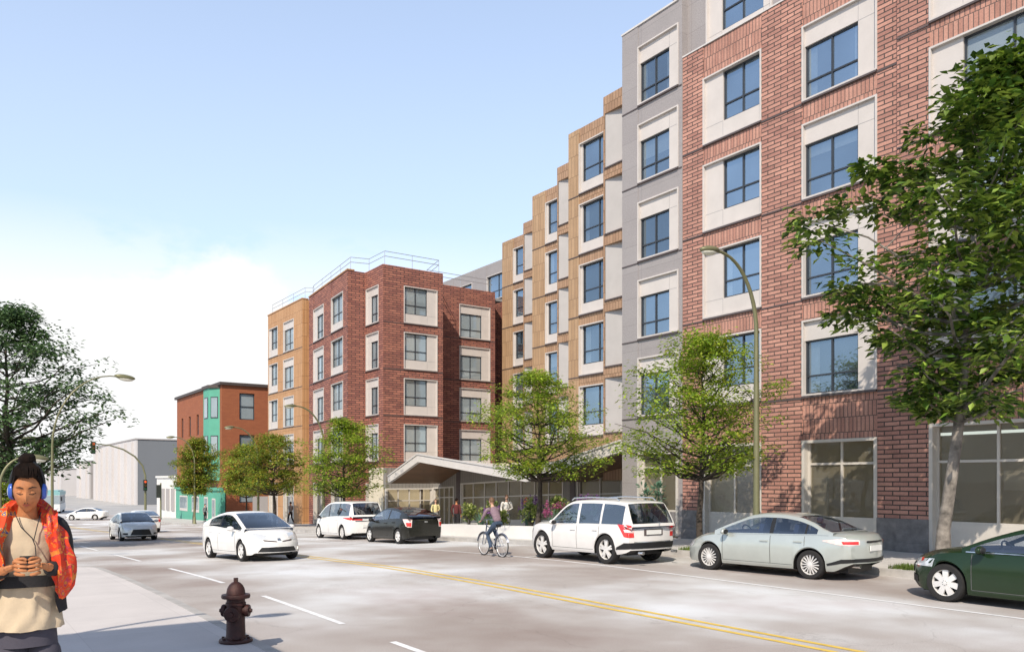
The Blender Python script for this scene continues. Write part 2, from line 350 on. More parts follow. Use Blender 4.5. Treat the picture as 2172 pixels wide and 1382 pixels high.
# ------------------------------------------------------------------ mesh helpers
XF = [None]                                                    # optional skew for walls that run slightly off the street line
class MB:
    def __init__(self): self.v = []; self.f = []; self.m = []
    def add(self, pts, faces, mi=0):
        o = len(self.v); self.v += [tuple(p) for p in pts]
        for f in faces: self.f.append(tuple(i + o for i in f)); self.m.append(mi)
    def quad(self, a, b, c, d, mi=0): self.add([a, b, c, d], [(0, 1, 2, 3)], mi)
    def box(self, x0, x1, y0, y1, z0, z1, mi=0, bz=None):
        # bz: optional function giving a ground drop per y (sloping top and bottom)
        g = bz or (lambda y: 0)
        p = [(x0, y0, z0 + g(y0)), (x1, y0, z0 + g(y0)), (x1, y1, z0 + g(y1)), (x0, y1, z0 + g(y1)),
             (x0, y0, z1 + g(y0)), (x1, y0, z1 + g(y0)), (x1, y1, z1 + g(y1)), (x0, y1, z1 + g(y1))]
        self.add(p, [(3, 2, 1, 0), (4, 5, 6, 7), (0, 1, 5, 4), (1, 2, 6, 5), (2, 3, 7, 6), (3, 0, 4, 7)], mi)
    def obox(self, mat, hx, hy, hz, mi=0):
        p = [mat @ Vector((sx * hx, sy * hy, sz * hz)) for sz in (-1, 1) for sx, sy in ((-1, -1), (1, -1), (1, 1), (-1, 1))]
        self.add(p, [(3, 2, 1, 0), (4, 5, 6, 7), (0, 1, 5, 4), (1, 2, 6, 5), (2, 3, 7, 6), (3, 0, 4, 7)], mi)
    def tube(self, path, rad, n=8, mi=0, cap=True):
        path = [Vector(p) for p in path]
        if not isinstance(rad, (list, tuple)): rad = [rad] * len(path)
        rings = []; up = Vector((0, 0, 1)); prev = None
        for i, p in enumerate(path):
            d = (path[min(i + 1, len(path) - 1)] - path[max(i - 1, 0)])
            if d.length < 1e-9: d = up.copy()
            d.normalize()
            if prev is None:
                a = d.cross(Vector((1, 0, 0)) if abs(d.x) < .8 else Vector((0, 1, 0))).normalized()
            else:
                a = (prev - d * prev.dot(d))
                a = a.normalized() if a.length > 1e-6 else d.orthogonal().normalized()
            prev = a; b = d.cross(a)
            rings.append([p + (a * math.cos(2 * PI * k / n) + b * math.sin(2 * PI * k / n)) * rad[i] for k in range(n)])
        pts = [q for r in rings for q in r]; fs = []
        for i in range(len(rings) - 1):
            for k in range(n):
                fs.append((i * n + k, i * n + (k + 1) % n, (i + 1) * n + (k + 1) % n, (i + 1) * n + k))
        if cap:
            fs.append(tuple(range(n - 1, -1, -1))); fs.append(tuple(range((len(rings) - 1) * n, len(rings) * n)))
        self.add(pts, fs, mi)
    def lathe(self, prof, n=24, mat=None, mi=0):
        mat = mat or Matrix(); pts = []; fs = []
        for r, z in prof:
            for k in range(n):
                a = 2 * PI * k / n; pts.append(mat @ Vector((r * math.cos(a), r * math.sin(a), z)))
        for i in range(len(prof) - 1):
            for k in range(n): fs.append((i * n + k, i * n + (k + 1) % n, (i + 1) * n + (k + 1) % n, (i + 1) * n + k))
        self.add(pts, fs, mi)
    def ball(self, c, r, n=12, mi=0, mat=None):
        rx, ry, rz = (r, r, r) if isinstance(r, (int, float)) else r
        prof = [(math.sin(PI * i / n), -math.cos(PI * i / n)) for i in range(n + 1)]
        T = Matrix.Translation(c) @ (mat or Matrix()) @ Matrix.Diagonal((rx, ry, rz, 1))
        self.lathe([(max(a, 1e-4), b) for a, b in prof], n + 4, T, mi)
    def prism(self, poly, fn0, fn1, mi=0):
        n = len(poly); pts = [fn0(p) for p in poly] + [fn1(p) for p in poly]
        fs = [tuple(range(n - 1, -1, -1)), tuple(range(n, 2 * n))] + [(i, (i + 1) % n, n + (i + 1) % n, n + i) for i in range(n)]
        self.add(pts, fs, mi)
    def mesh(self, name, mats, off=None, smooth=False, recalc=True, weld=0.0):
        me = bpy.data.meshes.new(name)
        v = self.v
        if XF[0]: v = [XF[0](p) for p in v]
        if off: v = [(p[0] - off[0], p[1] - off[1], p[2] - off[2]) for p in v]
        me.from_pydata(v, [], self.f)
        for m in mats: me.materials.append(m)
        me.polygons.foreach_set('material_index', self.m)
        bm = bmesh.new(); bm.from_mesh(me)
        if weld: bmesh.ops.remove_doubles(bm, verts=bm.verts, dist=weld)
        if recalc: bmesh.ops.recalc_face_normals(bm, faces=bm.faces)
        uvl = bm.loops.layers.uv.new('UVMap')
        ox, oy, oz = off or (0, 0, 0)
        for f in bm.faces:
            n = f.normal; ax, ay, az = abs(n.x), abs(n.y), abs(n.z)
            for l in f.loops:
                c = l.vert.co; x, y, z = c.x + ox, c.y + oy, c.z + oz
                l[uvl].uv = (y, z) if ax >= ay and ax >= az else ((x, z) if ay >= az else (x, y))
            f.smooth = bool(smooth)
        bm.to_mesh(me); bm.free()
        if smooth:
            try: me.set_sharp_from_angle(angle=R(smooth if smooth is not True else 40))
            except Exception: pass
        return me
    def build(self, name, mats, parent=None, local=False, smooth=False, recalc=True, weld=0.0):
        if not isinstance(mats, (list, tuple)): mats = [mats]
        off = None
        if parent is not None and not local: off = world_loc(parent)
        o = bpy.data.objects.new(name, self.mesh(name, mats, off, smooth, recalc, weld))
        COL.objects.link(o)
        if parent is not None: o.parent = parent
        return o

def build_split(mb, name, mats, parent, **kw):
    # every separate piece becomes a part of its own
    par = list(range(len(mb.v)))
    def find(i):
        while par[i] != i: par[i] = par[par[i]]; i = par[i]
        return i
    for f in mb.f:
        for i in f[1:]: par[find(i)] = find(f[0])
    isl = {}
    for f, m in zip(mb.f, mb.m): isl.setdefault(find(f[0]), []).append((f, m))
    out = []
    for fs in isl.values():
        q = MB(); mp = {}
        for f, m in fs:
            for i in f:
                if i not in mp: mp[i] = len(q.v); q.v.append(mb.v[i])
            q.f.append(tuple(mp[i] for i in f)); q.m.append(m)
        out.append(q.build(name, mats, parent, **kw))
    return out

def world_loc(o):
    p = Vector((0, 0, 0))
    while o is not None: p = p + o.location; o = o.parent
    return p

def tag(o, label=None, cat=None, group=None, kind=None):
    if label: o['label'] = label
    if cat: o['category'] = cat
    if group: o['group'] = group
    if kind: o['kind'] = kind
    return o

def thing(name, label, cat, loc=(0, 0, 0), rz=0.0, group=None):
    o = bpy.data.objects.new(name, None); COL.objects.link(o)
    o.location = loc; o.rotation_euler = (0, 0, rz); o.empty_display_size = .2
    return tag(o, label, cat, group)

def empty_part(name, parent, loc=(0, 0, 0)):
    o = bpy.data.objects.new(name, None); COL.objects.link(o); o.parent = parent; o.location = loc; o.empty_display_size = .1
    return o

def copy_tree(o, parent=None):
    c = o.copy(); COL.objects.link(c); c.parent = parent
    for ch in list(o.children): copy_tree(ch, c)
    return c

def lerp(a, b, t): return a + (b - a) * t
def smooth01(t): t = max(0, min(1, t)); return t * t * (3 - 2 * t)

def interp(pts, x):
    # monotone cubic-ish (Catmull with clamped ends)
    if x <= pts[0][0]: return pts[0][1]
    if x >= pts[-1][0]: return pts[-1][1]
    for i in range(len(pts) - 1):
        if pts[i][0] <= x <= pts[i + 1][0]:
            x0, y0 = pts[i]; x1, y1 = pts[i + 1]; h = x1 - x0
            s = (y1 - y0) / h
            def slope(j):
                if j <= 0 or j >= len(pts) - 1:
                    k = 0 if j <= 0 else len(pts) - 2
                    return (pts[k + 1][1] - pts[k][1]) / (pts[k + 1][0] - pts[k][0])
                a = (pts[j][1] - pts[j - 1][1]) / (pts[j][0] - pts[j - 1][0]); b = (pts[j + 1][1] - pts[j][1]) / (pts[j + 1][0] - pts[j][0])
                return 0 if a * b <= 0 else 2 * a * b / (a + b)
            m0, m1 = slope(i), slope(i + 1); t = (x - x0) / h
            return (2 * t**3 - 3 * t**2 + 1) * y0 + (t**3 - 2 * t**2 + t) * h * m0 + (-2 * t**3 + 3 * t**2) * y1 + (t**3 - t**2) * h * m1

# ground height along the street: level near the camera, then falling away
def zg(y):
    if y < 14: return 0.0
    if y < 22: return -.031 * (y - 14) ** 2 / 16
    if y < 70: return -.031 * (y - 18)
    if y < 130:
        t = y - 70; return -.031 * 52 - .031 * t + .5 * (.031 / 60) * t * t
    return -.031 * 52 - .031 * 30

def strip(mb, x0, x1, ys, zf, mi=0):
    for a, b in zip(ys[:-1], ys[1:]):
        mb.quad((x0, a, zf(a)), (x1, a, zf(a)), (x1, b, zf(b)), (x0, b, zf(b)), mi)

def frange(a, b, s):
    n = max(1, int(round((b - a) / s))); return [a + (b - a) * i / n for i in range(n + 1)]
# ------------------------------------------------------------------ setting
YS = sorted(set(frange(-30, 14, 4) + frange(14, 22, 1) + frange(22, 70, 4) + frange(70, 130, 5) + frange(130, 420, 30)))
mb = MB()
for x0, x1 in ((-1500, -60), (-60, 3), (3, 45), (45, 1500)):
    strip(mb, x0, x1, [-1500] + YS + [2500], lambda y: zg(y) - .02)
tag(mb.build('ground', M['ground']), 'pale concrete ground stretching to the horizon', kind='structure')

mb = MB()
strip(mb, 3.5, 17.95, YS, lambda y: zg(y))
for a, b in ((24.4, 31.0), (98, 114)):                      # side street on the left, cross street beyond
    strip(mb, -60, 3.5, frange(a, b, 1.6), lambda y: zg(y))
strip(mb, 17.95, 60, frange(112.5, 126, 1.5), lambda y: zg(y))
tag(mb.build('road', M['road']), 'weathered grey asphalt street with pale patches', kind='structure')

# left pavement: rises gently towards the camera
def zs(y): return zg(y) + .15 + .27 * smooth01((9.4 - y) / 4.2)
mb = MB()
ysl = frange(-30, 4, 3) + [5, 6, 7, 8, 9, 10, 12, 14, 16, 18, 20, 22]
strip(mb, -9, 3.2, ysl + [23.2], zs)
n = 8                                                        # rounded corner to the side street
arc = [(3.2 - 1.2 + 1.2 * math.cos(a * PI / 2 / n), 23.2 + 1.2 * math.sin(a * PI / 2 / n)) for a in range(n + 1)]
zc = zs(23.5)
mb.add([(x, y, zs(y)) for x, y in [(-9, 23.2), (3.2, 23.2)] + arc[1:] + [(-9, 24.4)]], [tuple(range(n + 3))])
tag(mb.build('pavement', M['sidewalk']), 'pale concrete pavement beside the left kerb', kind='structure')
mb = MB()
def kerb_run(mb, path, w=.16, zt=None):
    for (xa, ya), (xb, yb) in zip(path[:-1], path[1:]):
        d = Vector((xb - xa, yb - ya, 0)).normalized(); nx, ny = d.y * w, -d.x * w
        for s in (0,):
            p = []
            for x, y in ((xa, ya), (xb, yb)):
                p += [(x, y, zg(y) - .1), (x + nx, y + ny, zg(y) - .1), (x + nx, y + ny, zt(y) - .004), (x, y, zt(y) + .004)]
            mb.add(p, [(0, 1, 5, 4), (1, 2, 6, 5), (2, 3, 7, 6), (3, 0, 4, 7)])
kerb_run(mb, [(3.2, y) for y in ysl + [23.2]] + arc[1:] + [(-9, 24.4)], zt=zs)
tag(mb.build('kerb', M['kerb']), 'granite kerb along the left pavement', kind='structure')
mb = MB(); strip(mb, -9, 3.7, frange(31.2, 96, 3), lambda y: zg(y) + .15)
tag(mb.build('pavement', M['sidewalk2']), 'far stretch of pavement beyond the side street', kind='structure')

mb = MB(); strip(mb, 18.1, 45, YS[:YS.index(110)] , lambda y: zg(y) + .15)
tag(mb.build('pavement', M['sidewalk2']), 'pavement and forecourt in front of the brick apartments', kind='structure')
mb = MB(); kerb_run(mb, [(18.1, y) for y in reversed(YS[:YS.index(110)])], .18, zt=lambda y: zg(y) + .15)
tag(mb.build('kerb', M['kerb']), 'granite kerb in front of the brick apartments', kind='structure')

# painted lines
def line(x, w, y0, y1, mat, step=2.0):
    m_ = MB(); strip(m_, x - w / 2, x + w / 2, frange(y0, y1, step), lambda y: zg(y) + .004)
    return m_
mb = MB()
for x in (9.42, 9.72):
    strip(mb, x - .055, x + .055, frange(-12, 96, 2), lambda y: zg(y) + .005)
tag(mb.build('road_marking', M['line_yellow']), 'double yellow centre line on the asphalt', kind='structure')
mb = MB(); strip(mb, 14.11, 14.205, frange(-12, 96, 2), lambda y: zg(y) + .005)
for y in (19.9, 27.4, 34.9):                                 # ticks between the parking bays
    strip(mb, 14.22, 15.9, [y - .05, y + .05], lambda q: zg(q) + .005)
tag(mb.build('road_marking', M['line_white']), 'white edge line of the parking lane', kind='structure')
mb = MB()
for y0, y1 in ((7.2, 10.2), (11.9, 15.7), (18.4, 23.6), (27.5, 32.4), (36, 41), (45, 50), (54, 59)):
    strip(mb, 5.01, 5.115, frange(y0, y1, 1.2), lambda y: zg(y) + .005)
strip(mb, 3.6, 9.3, [88.0, 88.5], lambda y: zg(y) + .005)
for k in range(9):
    strip(mb, 4 + k * 1.55, 4.6 + k * 1.55, frange(90.5, 94, 1.2), lambda y: zg(y) + .005)
tag(mb.build('road_marking', M['line_white']), 'broken white lane line and far crossing stripes', kind='structure')

# ------------------------------------------------------------------ facades
def ub(mb, axis, plane, u0, u1, v0, v1, w0, w1, mi=0):
    if axis == 'X': mb.box(plane - w1, plane - w0, u0, u1, v0, v1, mi)
    else: mb.box(u0, u1, plane - w1, plane - w0, v0, v1, mi)

def P3(axis, plane, u, v, w): return (plane - w, u, v) if axis == 'X' else (u, plane - w, v)

WR_ = random.Random(21)
def window(root, axis, plane, u0, u1, v0, v1, marg, pane='pane', depth=.0, small=False):
    """white boarded bay with a dark framed pane; marg = (low u, high u, bottom, top) white margins"""
    a, b, c, d = marg
    g0, g1, h0, h1 = u0 + .05 + a, u1 - .05 - b, v0 + .05 + c, v1 - .05 - d
    w = MB(); t = .055
    pr = .035                                                # trim stands proud of the wall
    ub(w, axis, plane, u0, u0 + t, v0, v1, -.3, pr); ub(w, axis, plane, u1 - t, u1, v0, v1, -.3, pr)
    ub(w, axis, plane, u0 + t, u1 - t, v1 - t, v1, -.3, pr); ub(w, axis, plane, u0 + t, u1 - t, v0, v0 + t, -.3, pr)
    dp = -.07 - depth                                        # board face
    i0, i1, j0, j1 = u0 + t, u1 - t, v0 + t, v1 - t
    if a > .03: ub(w, axis, plane, i0, g0, j0, j1, -.3, dp)
    if b > .03: ub(w, axis, plane, g1, i1, j0, j1, -.3, dp)
    x0 = g0 if a > .03 else i0; x1 = g1 if b > .03 else i1
    if c > .03: ub(w, axis, plane, x0, x1, j0, h0, -.3, dp)
    if d > .03: ub(w, axis, plane, x0, x1, h1, j1, -.3, dp)
    win = w.build('window', M['white_panel'], root)
    y0 = h0 if c > .03 else j0; y1 = h1 if d > .03 else j1
    f = MB(); q = .05; fd = dp - .06
    ub(f, axis, plane, x0, x0 + q, y0, y1, -.3, fd); ub(f, axis, plane, x1 - q, x1, y0, y1, -.3, fd)
    ub(f, axis, plane, x0 + q, x1 - q, y0, y0 + q, -.3, fd); ub(f, axis, plane, x0 + q, x1 - q, y1 - q, y1, -.3, fd)
    mid = (x0 + x1) / 2; tr = y0 + (y1 - y0) * .34
    ub(f, axis, plane, mid - .025, mid + .025, y0 + q, y1 - q, -.28, fd - .005)
    ub(f, axis, plane, x0 + q, mid - .025, tr - .025, tr + .025, -.28, fd - .008)
    ub(f, axis, plane, mid + .025, x1 - q, tr - .025, tr + .025, -.28, fd - .008)
    fr = f.build('frame', M['frame_dark'], win)
    p = MB(); pw = fd - .05
    p.quad(P3(axis, plane, x0 + .01, y0 + .01, pw), P3(axis, plane, x1 - .01, y0 + .01, pw), P3(axis, plane, x1 - .01, y1 - .01, pw), P3(axis, plane, x0 + .01, y1 - .01, pw))
    p.build('pane', M[pane], win, recalc=False)
    r = MB(); q4 = lambda m_, a_, b_, c_, d_, w_: m_.quad(P3(axis, plane, a_, c_, w_), P3(axis, plane, b_, c_, w_), P3(axis, plane, b_, d_, w_), P3(axis, plane, a_, d_, w_))
    q4(r, x0 - .02, x1 + .02, y0 - .02, y1 + .02, pw - .16); r.build('room_shade', M['room_shade'], win, recalc=False)  # dark backing sheet stands in for an unlit interior
    h = WR_.random(); cu = MB()
    if h < .42:
        d_ = WR_.uniform(.12, .26) * (x1 - x0); left = WR_.random() < .7
        ub(cu, axis, plane, *((x1 - d_, x1) if left else (x0, x0 + d_)), y0, y1, pw - .10, pw - .08)
        if WR_.random() < .4: ub(cu, axis, plane, *((x0, x0 + d_ * .7) if left else (x1 - d_ * .7, x1)), y0, y1, pw - .10, pw - .08)
    elif h < .72: ub(cu, axis, plane, x0, x1, y1 - WR_.uniform(.12, .55) * (y1 - y0), y1, pw - .10, pw - .08)
    if cu.v: cu.build('curtain', M['curtain'], win)
    s = MB()                                                 # panel joints
    if d > .2:
        if b > .2: ub(s, axis, plane, g1 + .0, g1 + .012, h1, j1, dp, dp + .004); ub(s, axis, plane, g1 + .012, i1, h1 - .012, h1, dp, dp + .004)
        if a > .2: ub(s, axis, plane, g0 - .012, g0, h1, j1, dp, dp + .004); ub(s, axis, plane, i0, g0 - .012, h1 - .012, h1, dp, dp + .004)
    if c > .2:
        if b > .2: ub(s, axis, plane, g1, g1 + .012, j0, h0, dp, dp + .004); ub(s, axis, plane, g1 + .012, i1, h0, h0 + .012, dp, dp + .004)
        if a > .2: ub(s, axis, plane, g0 - .012, g0, j0, h0, dp, dp + .004); ub(s, axis, plane, i0, g0 - .012, h0, h0 + .012, dp, dp + .004)
    if s.v: s.build('panel_joint', M['seam'], win)
    return win

def angled_bay(root, x, a, b, z0, z1, deep=.85):
    """white board turned towards the street end inside its opening, with a pane at its deep side"""
    P = lambda t, z, o=0: (x + lerp(deep, .04, t) + o * .985, lerp(a, b, t) + o * .17, z)
    w = MB(); m = .42
    w.add([P(m, z0), P(1, z0), P(1, z1), P(m, z1), P(m, z0, .12), P(1, z0, .12), P(1, z1, .12), P(m, z1, .12)], [(0, 1, 2, 3), (7, 6, 5, 4), (0, 4, 5, 1), (1, 5, 6, 2), (2, 6, 7, 3), (3, 7, 4, 0)])
    for p, q in ((m - .03, m + .001),):
        w.add([P(p, z0), P(q, z0), P(q, z1), P(p, z1), P(p, z0, .12), P(q, z0, .12), P(q, z1, .12), P(p, z1, .12)], [(0, 1, 2, 3), (7, 6, 5, 4), (0, 4, 5, 1), (1, 5, 6, 2), (2, 6, 7, 3), (3, 7, 4, 0)])
    win = w.build('window', M['bay_panel'], root)
    for y in (b, a - .05):
        w = MB(); w.box(x + .02, x + 1.0, y, y + .05, z0, z1); w.build('jamb', M['bay_panel'], win)
    f = MB()
    for za, zb in ((z0, z0 + .06), (z0 + .85, z0 + .9), (z1 - .06, z1)):
        f.add([P(.03, za, .02), P(m - .03, za, .02), P(m - .03, zb, .02), P(.03, zb, .02), P(.03, za, .1), P(m - .03, za, .1), P(m - .03, zb, .1), P(.03, zb, .1)], [(0, 1, 2, 3), (7, 6, 5, 4), (0, 4, 5, 1), (1, 5, 6, 2), (2, 6, 7, 3), (3, 7, 4, 0)])
    f.build('frame', M['frame_dark'], win)
    p = MB(); p.quad(P(.03, z0 + .06, .07), P(m - .03, z0 + .06, .07), P(m - .03, z1 - .06, .07), P(.03, z1 - .06, .07)); p.build('pane', M['pane'], win, recalc=False)

def facade(root, axis, plane, u0, u1, v0, v1, cols, pier, span, ledge, th=.4, rec=.02, ledge_piers=True):
    """piers between the window columns, spandrels between their windows, dark ledges drawing shadow lines at each sill"""
    cols = sorted(cols, key=lambda c: c['u'][0]); u = u0
    sills = cols[0]['rows'] if cols else []
    for c in cols + [None]:
        e = c['u'][0] if c else u1
        if e - u > .02:
            ub(pier, axis, plane, u, e, v0, v1, -th, 0)
            if ledge_piers:
                for zb, _ in sills: ub(ledge, axis, plane, u + .01, e - .01, zb - .10, zb - .055, -.02, .025)
        if c:
            a, b = c['u']; z = v0
            for zb, zt in sorted(c['rows']):
                if zb - z > .02:
                    ub(span, axis, plane, a, b, z, zb, -th, -rec)
                ub(ledge, axis, plane, a + .02, b - .02, zb - .07, zb - .012, -.1, .06)  # ledge coloured dark to draw the shadow line under sills and belts
                z = zt
            if v1 - z > .02: ub(span, axis, plane, a, b, z, v1, -th, -rec)
            for zb, zt in (c['rows'] if not c.get('angled') else []):
                window(root, axis, plane, a, b, zb, zt, c['m'], c.get('pane', 'pane'), c.get('depth', 0))
            if c.get('angled'):
                for zb, zt in c['rows']: angled_bay(root, plane, a, b, zb, zt)
            u = b

def shopfront(root, axis, plane, u0, u1, v0, v1, nv, transom, kick, kick_mat='shop_frame', bz=None, fw=.07, set_back=.18, glass='shop_glass', name='shopfront'):
    g = bz or (lambda y: 0)
    def bx(m_, a, b, c, d, w0, w1):
        if axis == 'X': m_.box(plane - w1, plane - w0, a, b, c, d, 0, g)
        else: m_.box(a, b, plane - w1, plane - w0, c + g(plane), d + g(plane))
    f = MB()
    bx(f, u0, u0 + fw * 1.5, v0, v1, -set_back - .1, .03); bx(f, u1 - fw * 1.5, u1, v0, v1, -set_back - .1, .03)
    bx(f, u0 + fw * 1.5, u1 - fw * 1.5, v1 - fw * 1.3, v1, -set_back - .1, .03)
    i0, i1 = u0 + fw * 1.5, u1 - fw * 1.5; top = v1 - fw * 1.3; sb = -set_back
    for k in range(nv + 1):
        x = i0 + (i1 - i0) * k / nv; x = max(i0 + fw / 2, min(i1 - fw / 2, x))
        bx(f, x - fw / 2, x + fw / 2, kick, top, sb - .09, sb)
    bx(f, i0, i1, transom - fw / 2, transom + fw / 2, sb - .085, sb - .006)
    bx(f, i0, i1, kick, kick + fw, sb - .085, sb - .006)
    o = f.build(name, M['shop_frame'], root)
    if kick - v0 > .05:
        k_ = MB(); bx(k_, i0, i1, v0, kick, sb - .09, sb + .01); k_.build('kick_panel', M[kick_mat], o)
    p = MB(); w = sb - .05
    A = (P3(axis, plane, i0, kick, w), P3(axis, plane, i1, kick, w), P3(axis, plane, i1, top, w), P3(axis, plane, i0, top, w))
    A = [(q[0], q[1], q[2] + g(q[1])) for q in A]
    p.quad(*A); p.build('pane', M[glass], o, recalc=False)
    return o

# ---- right-hand apartment block: rose brick, grey corner, stepped plank-clad wing
bld = thing('apartment_building', 'tall rose brick apartment block with grey corner and stepped orange wing', 'building', (23, 16, 0))
pier, span, ledge = MB(), MB(), MB()
F = 22.8; PITCH = 3.15; PH = 2.42
rowsBC = [(4.9 + PITCH * k, 4.9 + PITCH * k + PH) for k in range(4)]
rowsD = [(5.55 + PITCH * k, 5.55 + PITCH * k + PH) for k in range(4)]
facade(bld, 'X', F, 13.35, 21.8, 3.48, 17.95, [
    dict(u=(18.2, 20.8), rows=rowsBC, m=(0, .82, .56, 0)),
    dict(u=(14.0, 16.6), rows=rowsBC, m=(.62, 0, 0, .6))], pier, span, ledge)
facade(bld, 'X', F - .07, 4.2, 13.35, 3.78, 18.4, [
    dict(u=(8.9, 12.4), rows=rowsD, m=(0, .85, .56, 0), pane='pane2'),
    dict(u=(4.6, 7.2), rows=rowsD, m=(.62, 0, 0, .6))], pier, span, ledge)
base = MB()
for (a, b, pl) in ((13.35, 14.0, F), (16.6, 18.2, F), (20.8, 21.8, F), (12.4, 13.35, F - .07), (7.2, 8.9, F - .07), (4.2, 4.6, F - .07)):
    ub(pier, 'X', pl, a, b, 1.1, 3.48 if pl == F else 3.78, -.4, 0)
    ub(base, 'X', pl, a - .0, b + .0, -.3, 1.1, -.4, .05)
    ub(base, 'X', pl, a, b, -.3, .42, -.3, .09)
build_split(pier, 'brick_wall', M['brick'], bld); build_split(span, 'soldier_course', M['soldier'], bld)
build_split(base, 'stone_base', M['base'], bld)
for (a, b, pl, top) in ((18.2, 20.8, F, 3.48), (14.0, 16.6, F, 3.48), (8.9, 12.4, F - .07, 3.78), (4.6, 7.2, F - .07, 3.78)):
    shopfront(bld, 'X', pl, a, b, .1, top, 2, 2.72, 1.0)
# grey corner with its taller top storeys
gw, gl, gl2 = MB(), MB(), MB()
rowsA = [(4.72 + 3.08 * k, 4.72 + 3.08 * k + 2.32) for k in range(5)]
facade(bld, 'X', F - .04, 21.8, 25.1, 3.5, 20.2, [dict(u=(21.98, 24.18), rows=rowsA, m=(.5, 0, 0, .6))], gw, gl, ledge)
ub(gw, 'X', F - .04, 24.2, 25.1, -.6, 3.5, -.4, 0); ub(gw, 'X', F - .04, 21.8, 22.0, -.6, 3.5, -.4, 0)
shopfront(bld, 'X', F - .04, 22.0, 24.2, .1, 3.3, 2, 2.7, 1.0, 'base')
ub(gw, 'X', F - .04, 22.0, 24.2, 3.3, 3.5, -.4, 0)
ub(gw, 'X', F + .25, 4.2, 17.95, 18.4, 22.6, -.4, 0)        # set-back top storey
ub(gw, 'X', F + .25, 20.85, 21.8, 17.95, 22.6, -.4, 0)
ub(gw, 'X', F + .25, 17.95, 20.85, 20.55, 22.6, -.4, 0)
ub(gw, 'X', F + .25, 13.35, 17.95, 17.95, 18.4, -.4, 0)
window(bld, 'X', F + .22, 17.95, 20.85, 17.98, 20.55, (.35, .62, .30, 0))
gw.box(23.2, 34, 24.7, 25.06, -.6, 20.2)                     # return wall of the corner towards the forecourt
build_split(gw, 'grey_wall', M['grey'], bld); build_split(gl, 'grey_spandrel', M['grey'], bld)
cp = MB(); cp.box(F - .07, F + .5, 21.8, 25.13, 20.2, 20.27); cp.box(F - .03, F + .4, 13.35, 21.8, 17.95, 18.0); build_split(cp, 'parapet_cap', M['frame_light'], bld)
rf = MB(); rf.box(23.2, 34, 4.2, 24.7, 17.6, 17.9); rf.box(23.6, 34, 4.2, 24.7, 22.3, 22.5); build_split(rf, 'roof', M['roofing'], bld)

# stepped wing: (x, y0, y1, window u range, kind)
wp, ws, wl, ww = MB(), MB(), MB(), MB()
ZT = 20.2
rowsW = [(4.45 + 3.1 * k, 4.45 + 3.1 * k + 2.55) for k in range(5)]
steps = [(25.65, 25.1, 29.6, 'S'), (26.9, 29.6, 33.8, 'F'), (29.25, 33.8, 37.8, 'S'), (30.9, 37.8, 42.5, 'F'), (33.6, 42.5, 47.3, 'S'), (35.05, 47.3, 52.1, 'F')]
wing_pier, wing_span = MB(), MB()
for x, y0, y1, kd in steps:
    if kd == 'F':
        facade(bld, 'X', x, y0, y1, 2.2, ZT, [dict(u=(y0 + .62, y0 + 3.32), rows=rowsW, m=(0, .15, .50, 0))], wing_pier, wing_span, ledge, rec=.03)
    else:
        facade(bld, 'X', x, y0, y1, 2.2, ZT, [dict(u=(y0 + .5, y1 - .1), rows=rowsW, angled=True)], wing_span, wing_span, ledge, rec=.0, ledge_piers=False, th=1.1)
# walls that turn back between the steps (facing away from the street end)
for (xa, xb, y) in ((25.65, 26.9, 29.6), (26.9, 29.25, 33.8), (29.25, 30.9, 37.8), (30.9, 33.6, 42.5), (33.6, 35.05, 47.3), (35.05, 37.6, 52.1)):
    wing_pier.box(xa + 1.12, xb + .4, y - .3, y - .003, 2.2, ZT - .02)
build_split(wing_pier, 'plank_wall', M['plank'], bld); build_split(wing_span, 'short_plank_wall', M['plank_row'], bld)
wr = MB()
for x, y0, y1, kd in steps: wr.box(x + .42, 44, y0 + .01, y1 - .41, 19.6, 19.8)
build_split(wr, 'wing_roof', M['roofing'], bld)
gb = MB()
facade(bld, 'X', 37.6, 52.1, 70, 2.2, ZT, [dict(u=(55, 58.2), rows=[(17.1, 19.2)], m=(0, 0, 0, 0)), dict(u=(60.5, 63.7), rows=[(17.1, 19.2)], m=(0, 0, 0, 0))], gb, gb, ledge, ledge_piers=False)
build_split(gb, 'rear_grey_wall', M['grey'], bld)
build_split(ledge, 'sill_shadow_ledge', M['ledge'], bld)

# forecourt ground floor: glazed wall falling with the ground, under a folded canopy
sl = lambda y: -.036 * (y - 31.8)
GX = 26.5
cl = MB()
for a, b in ((25.1, 29.2), (32.6, 33.7), (44.0, 44.8)):
    cl.box(GX, GX + .35, a, b, -.6, 3.2, 0, sl)
cl.box(GX, GX + .35, 29.2, 32.6, 2.46, 3.2, 0, sl); cl.box(GX, GX + .35, 33.7, 44.0, 2.46, 3.3, 0, sl); cl.box(GX, GX + .35, 44.8, 47.5, 2.30, 3.3, 0, sl)
cl.box(23.1, GX, 47.5, 47.85, 1.70, 3.0); cl.box(25.3, GX + .3, 25.12, 25.4, -.6, 3.4)
build_split(cl, 'clad_wall', M['metal_cladding'], bld)
dk = MB(); dk.box(GX - .03, GX + .3, 32.75, 33.15, -.6, 3.15, 0, sl); dk.box(GX - .03, GX + .3, 44.05, 44.5, -.6, 3.2, 0, sl); dk.box(GX - .03, GX + .3, 26.6, 27.3, -.6, 2.0, 0, sl)  # flat dark slabs stand in for the shade of recesses and doorway
build_split(dk, 'opening_shade', M['ledge'], bld)
shopfront(bld, 'X', GX, 33.7, 44.0, -.3, 2.46, 8, 1.55, .15, bz=sl, set_back=.05, name='glazed_wall')
shopfront(bld, 'X', GX, 29.2, 32.6, -.3, 2.46, 2, 1.5, .15, bz=sl, set_back=.05, name='glazed_wall')
shopfront(bld, 'X', GX, 44.8, 47.5, -.3, 2.30, 4, 1.62, -.25, bz=sl, set_back=.05, name='entrance_glazing')
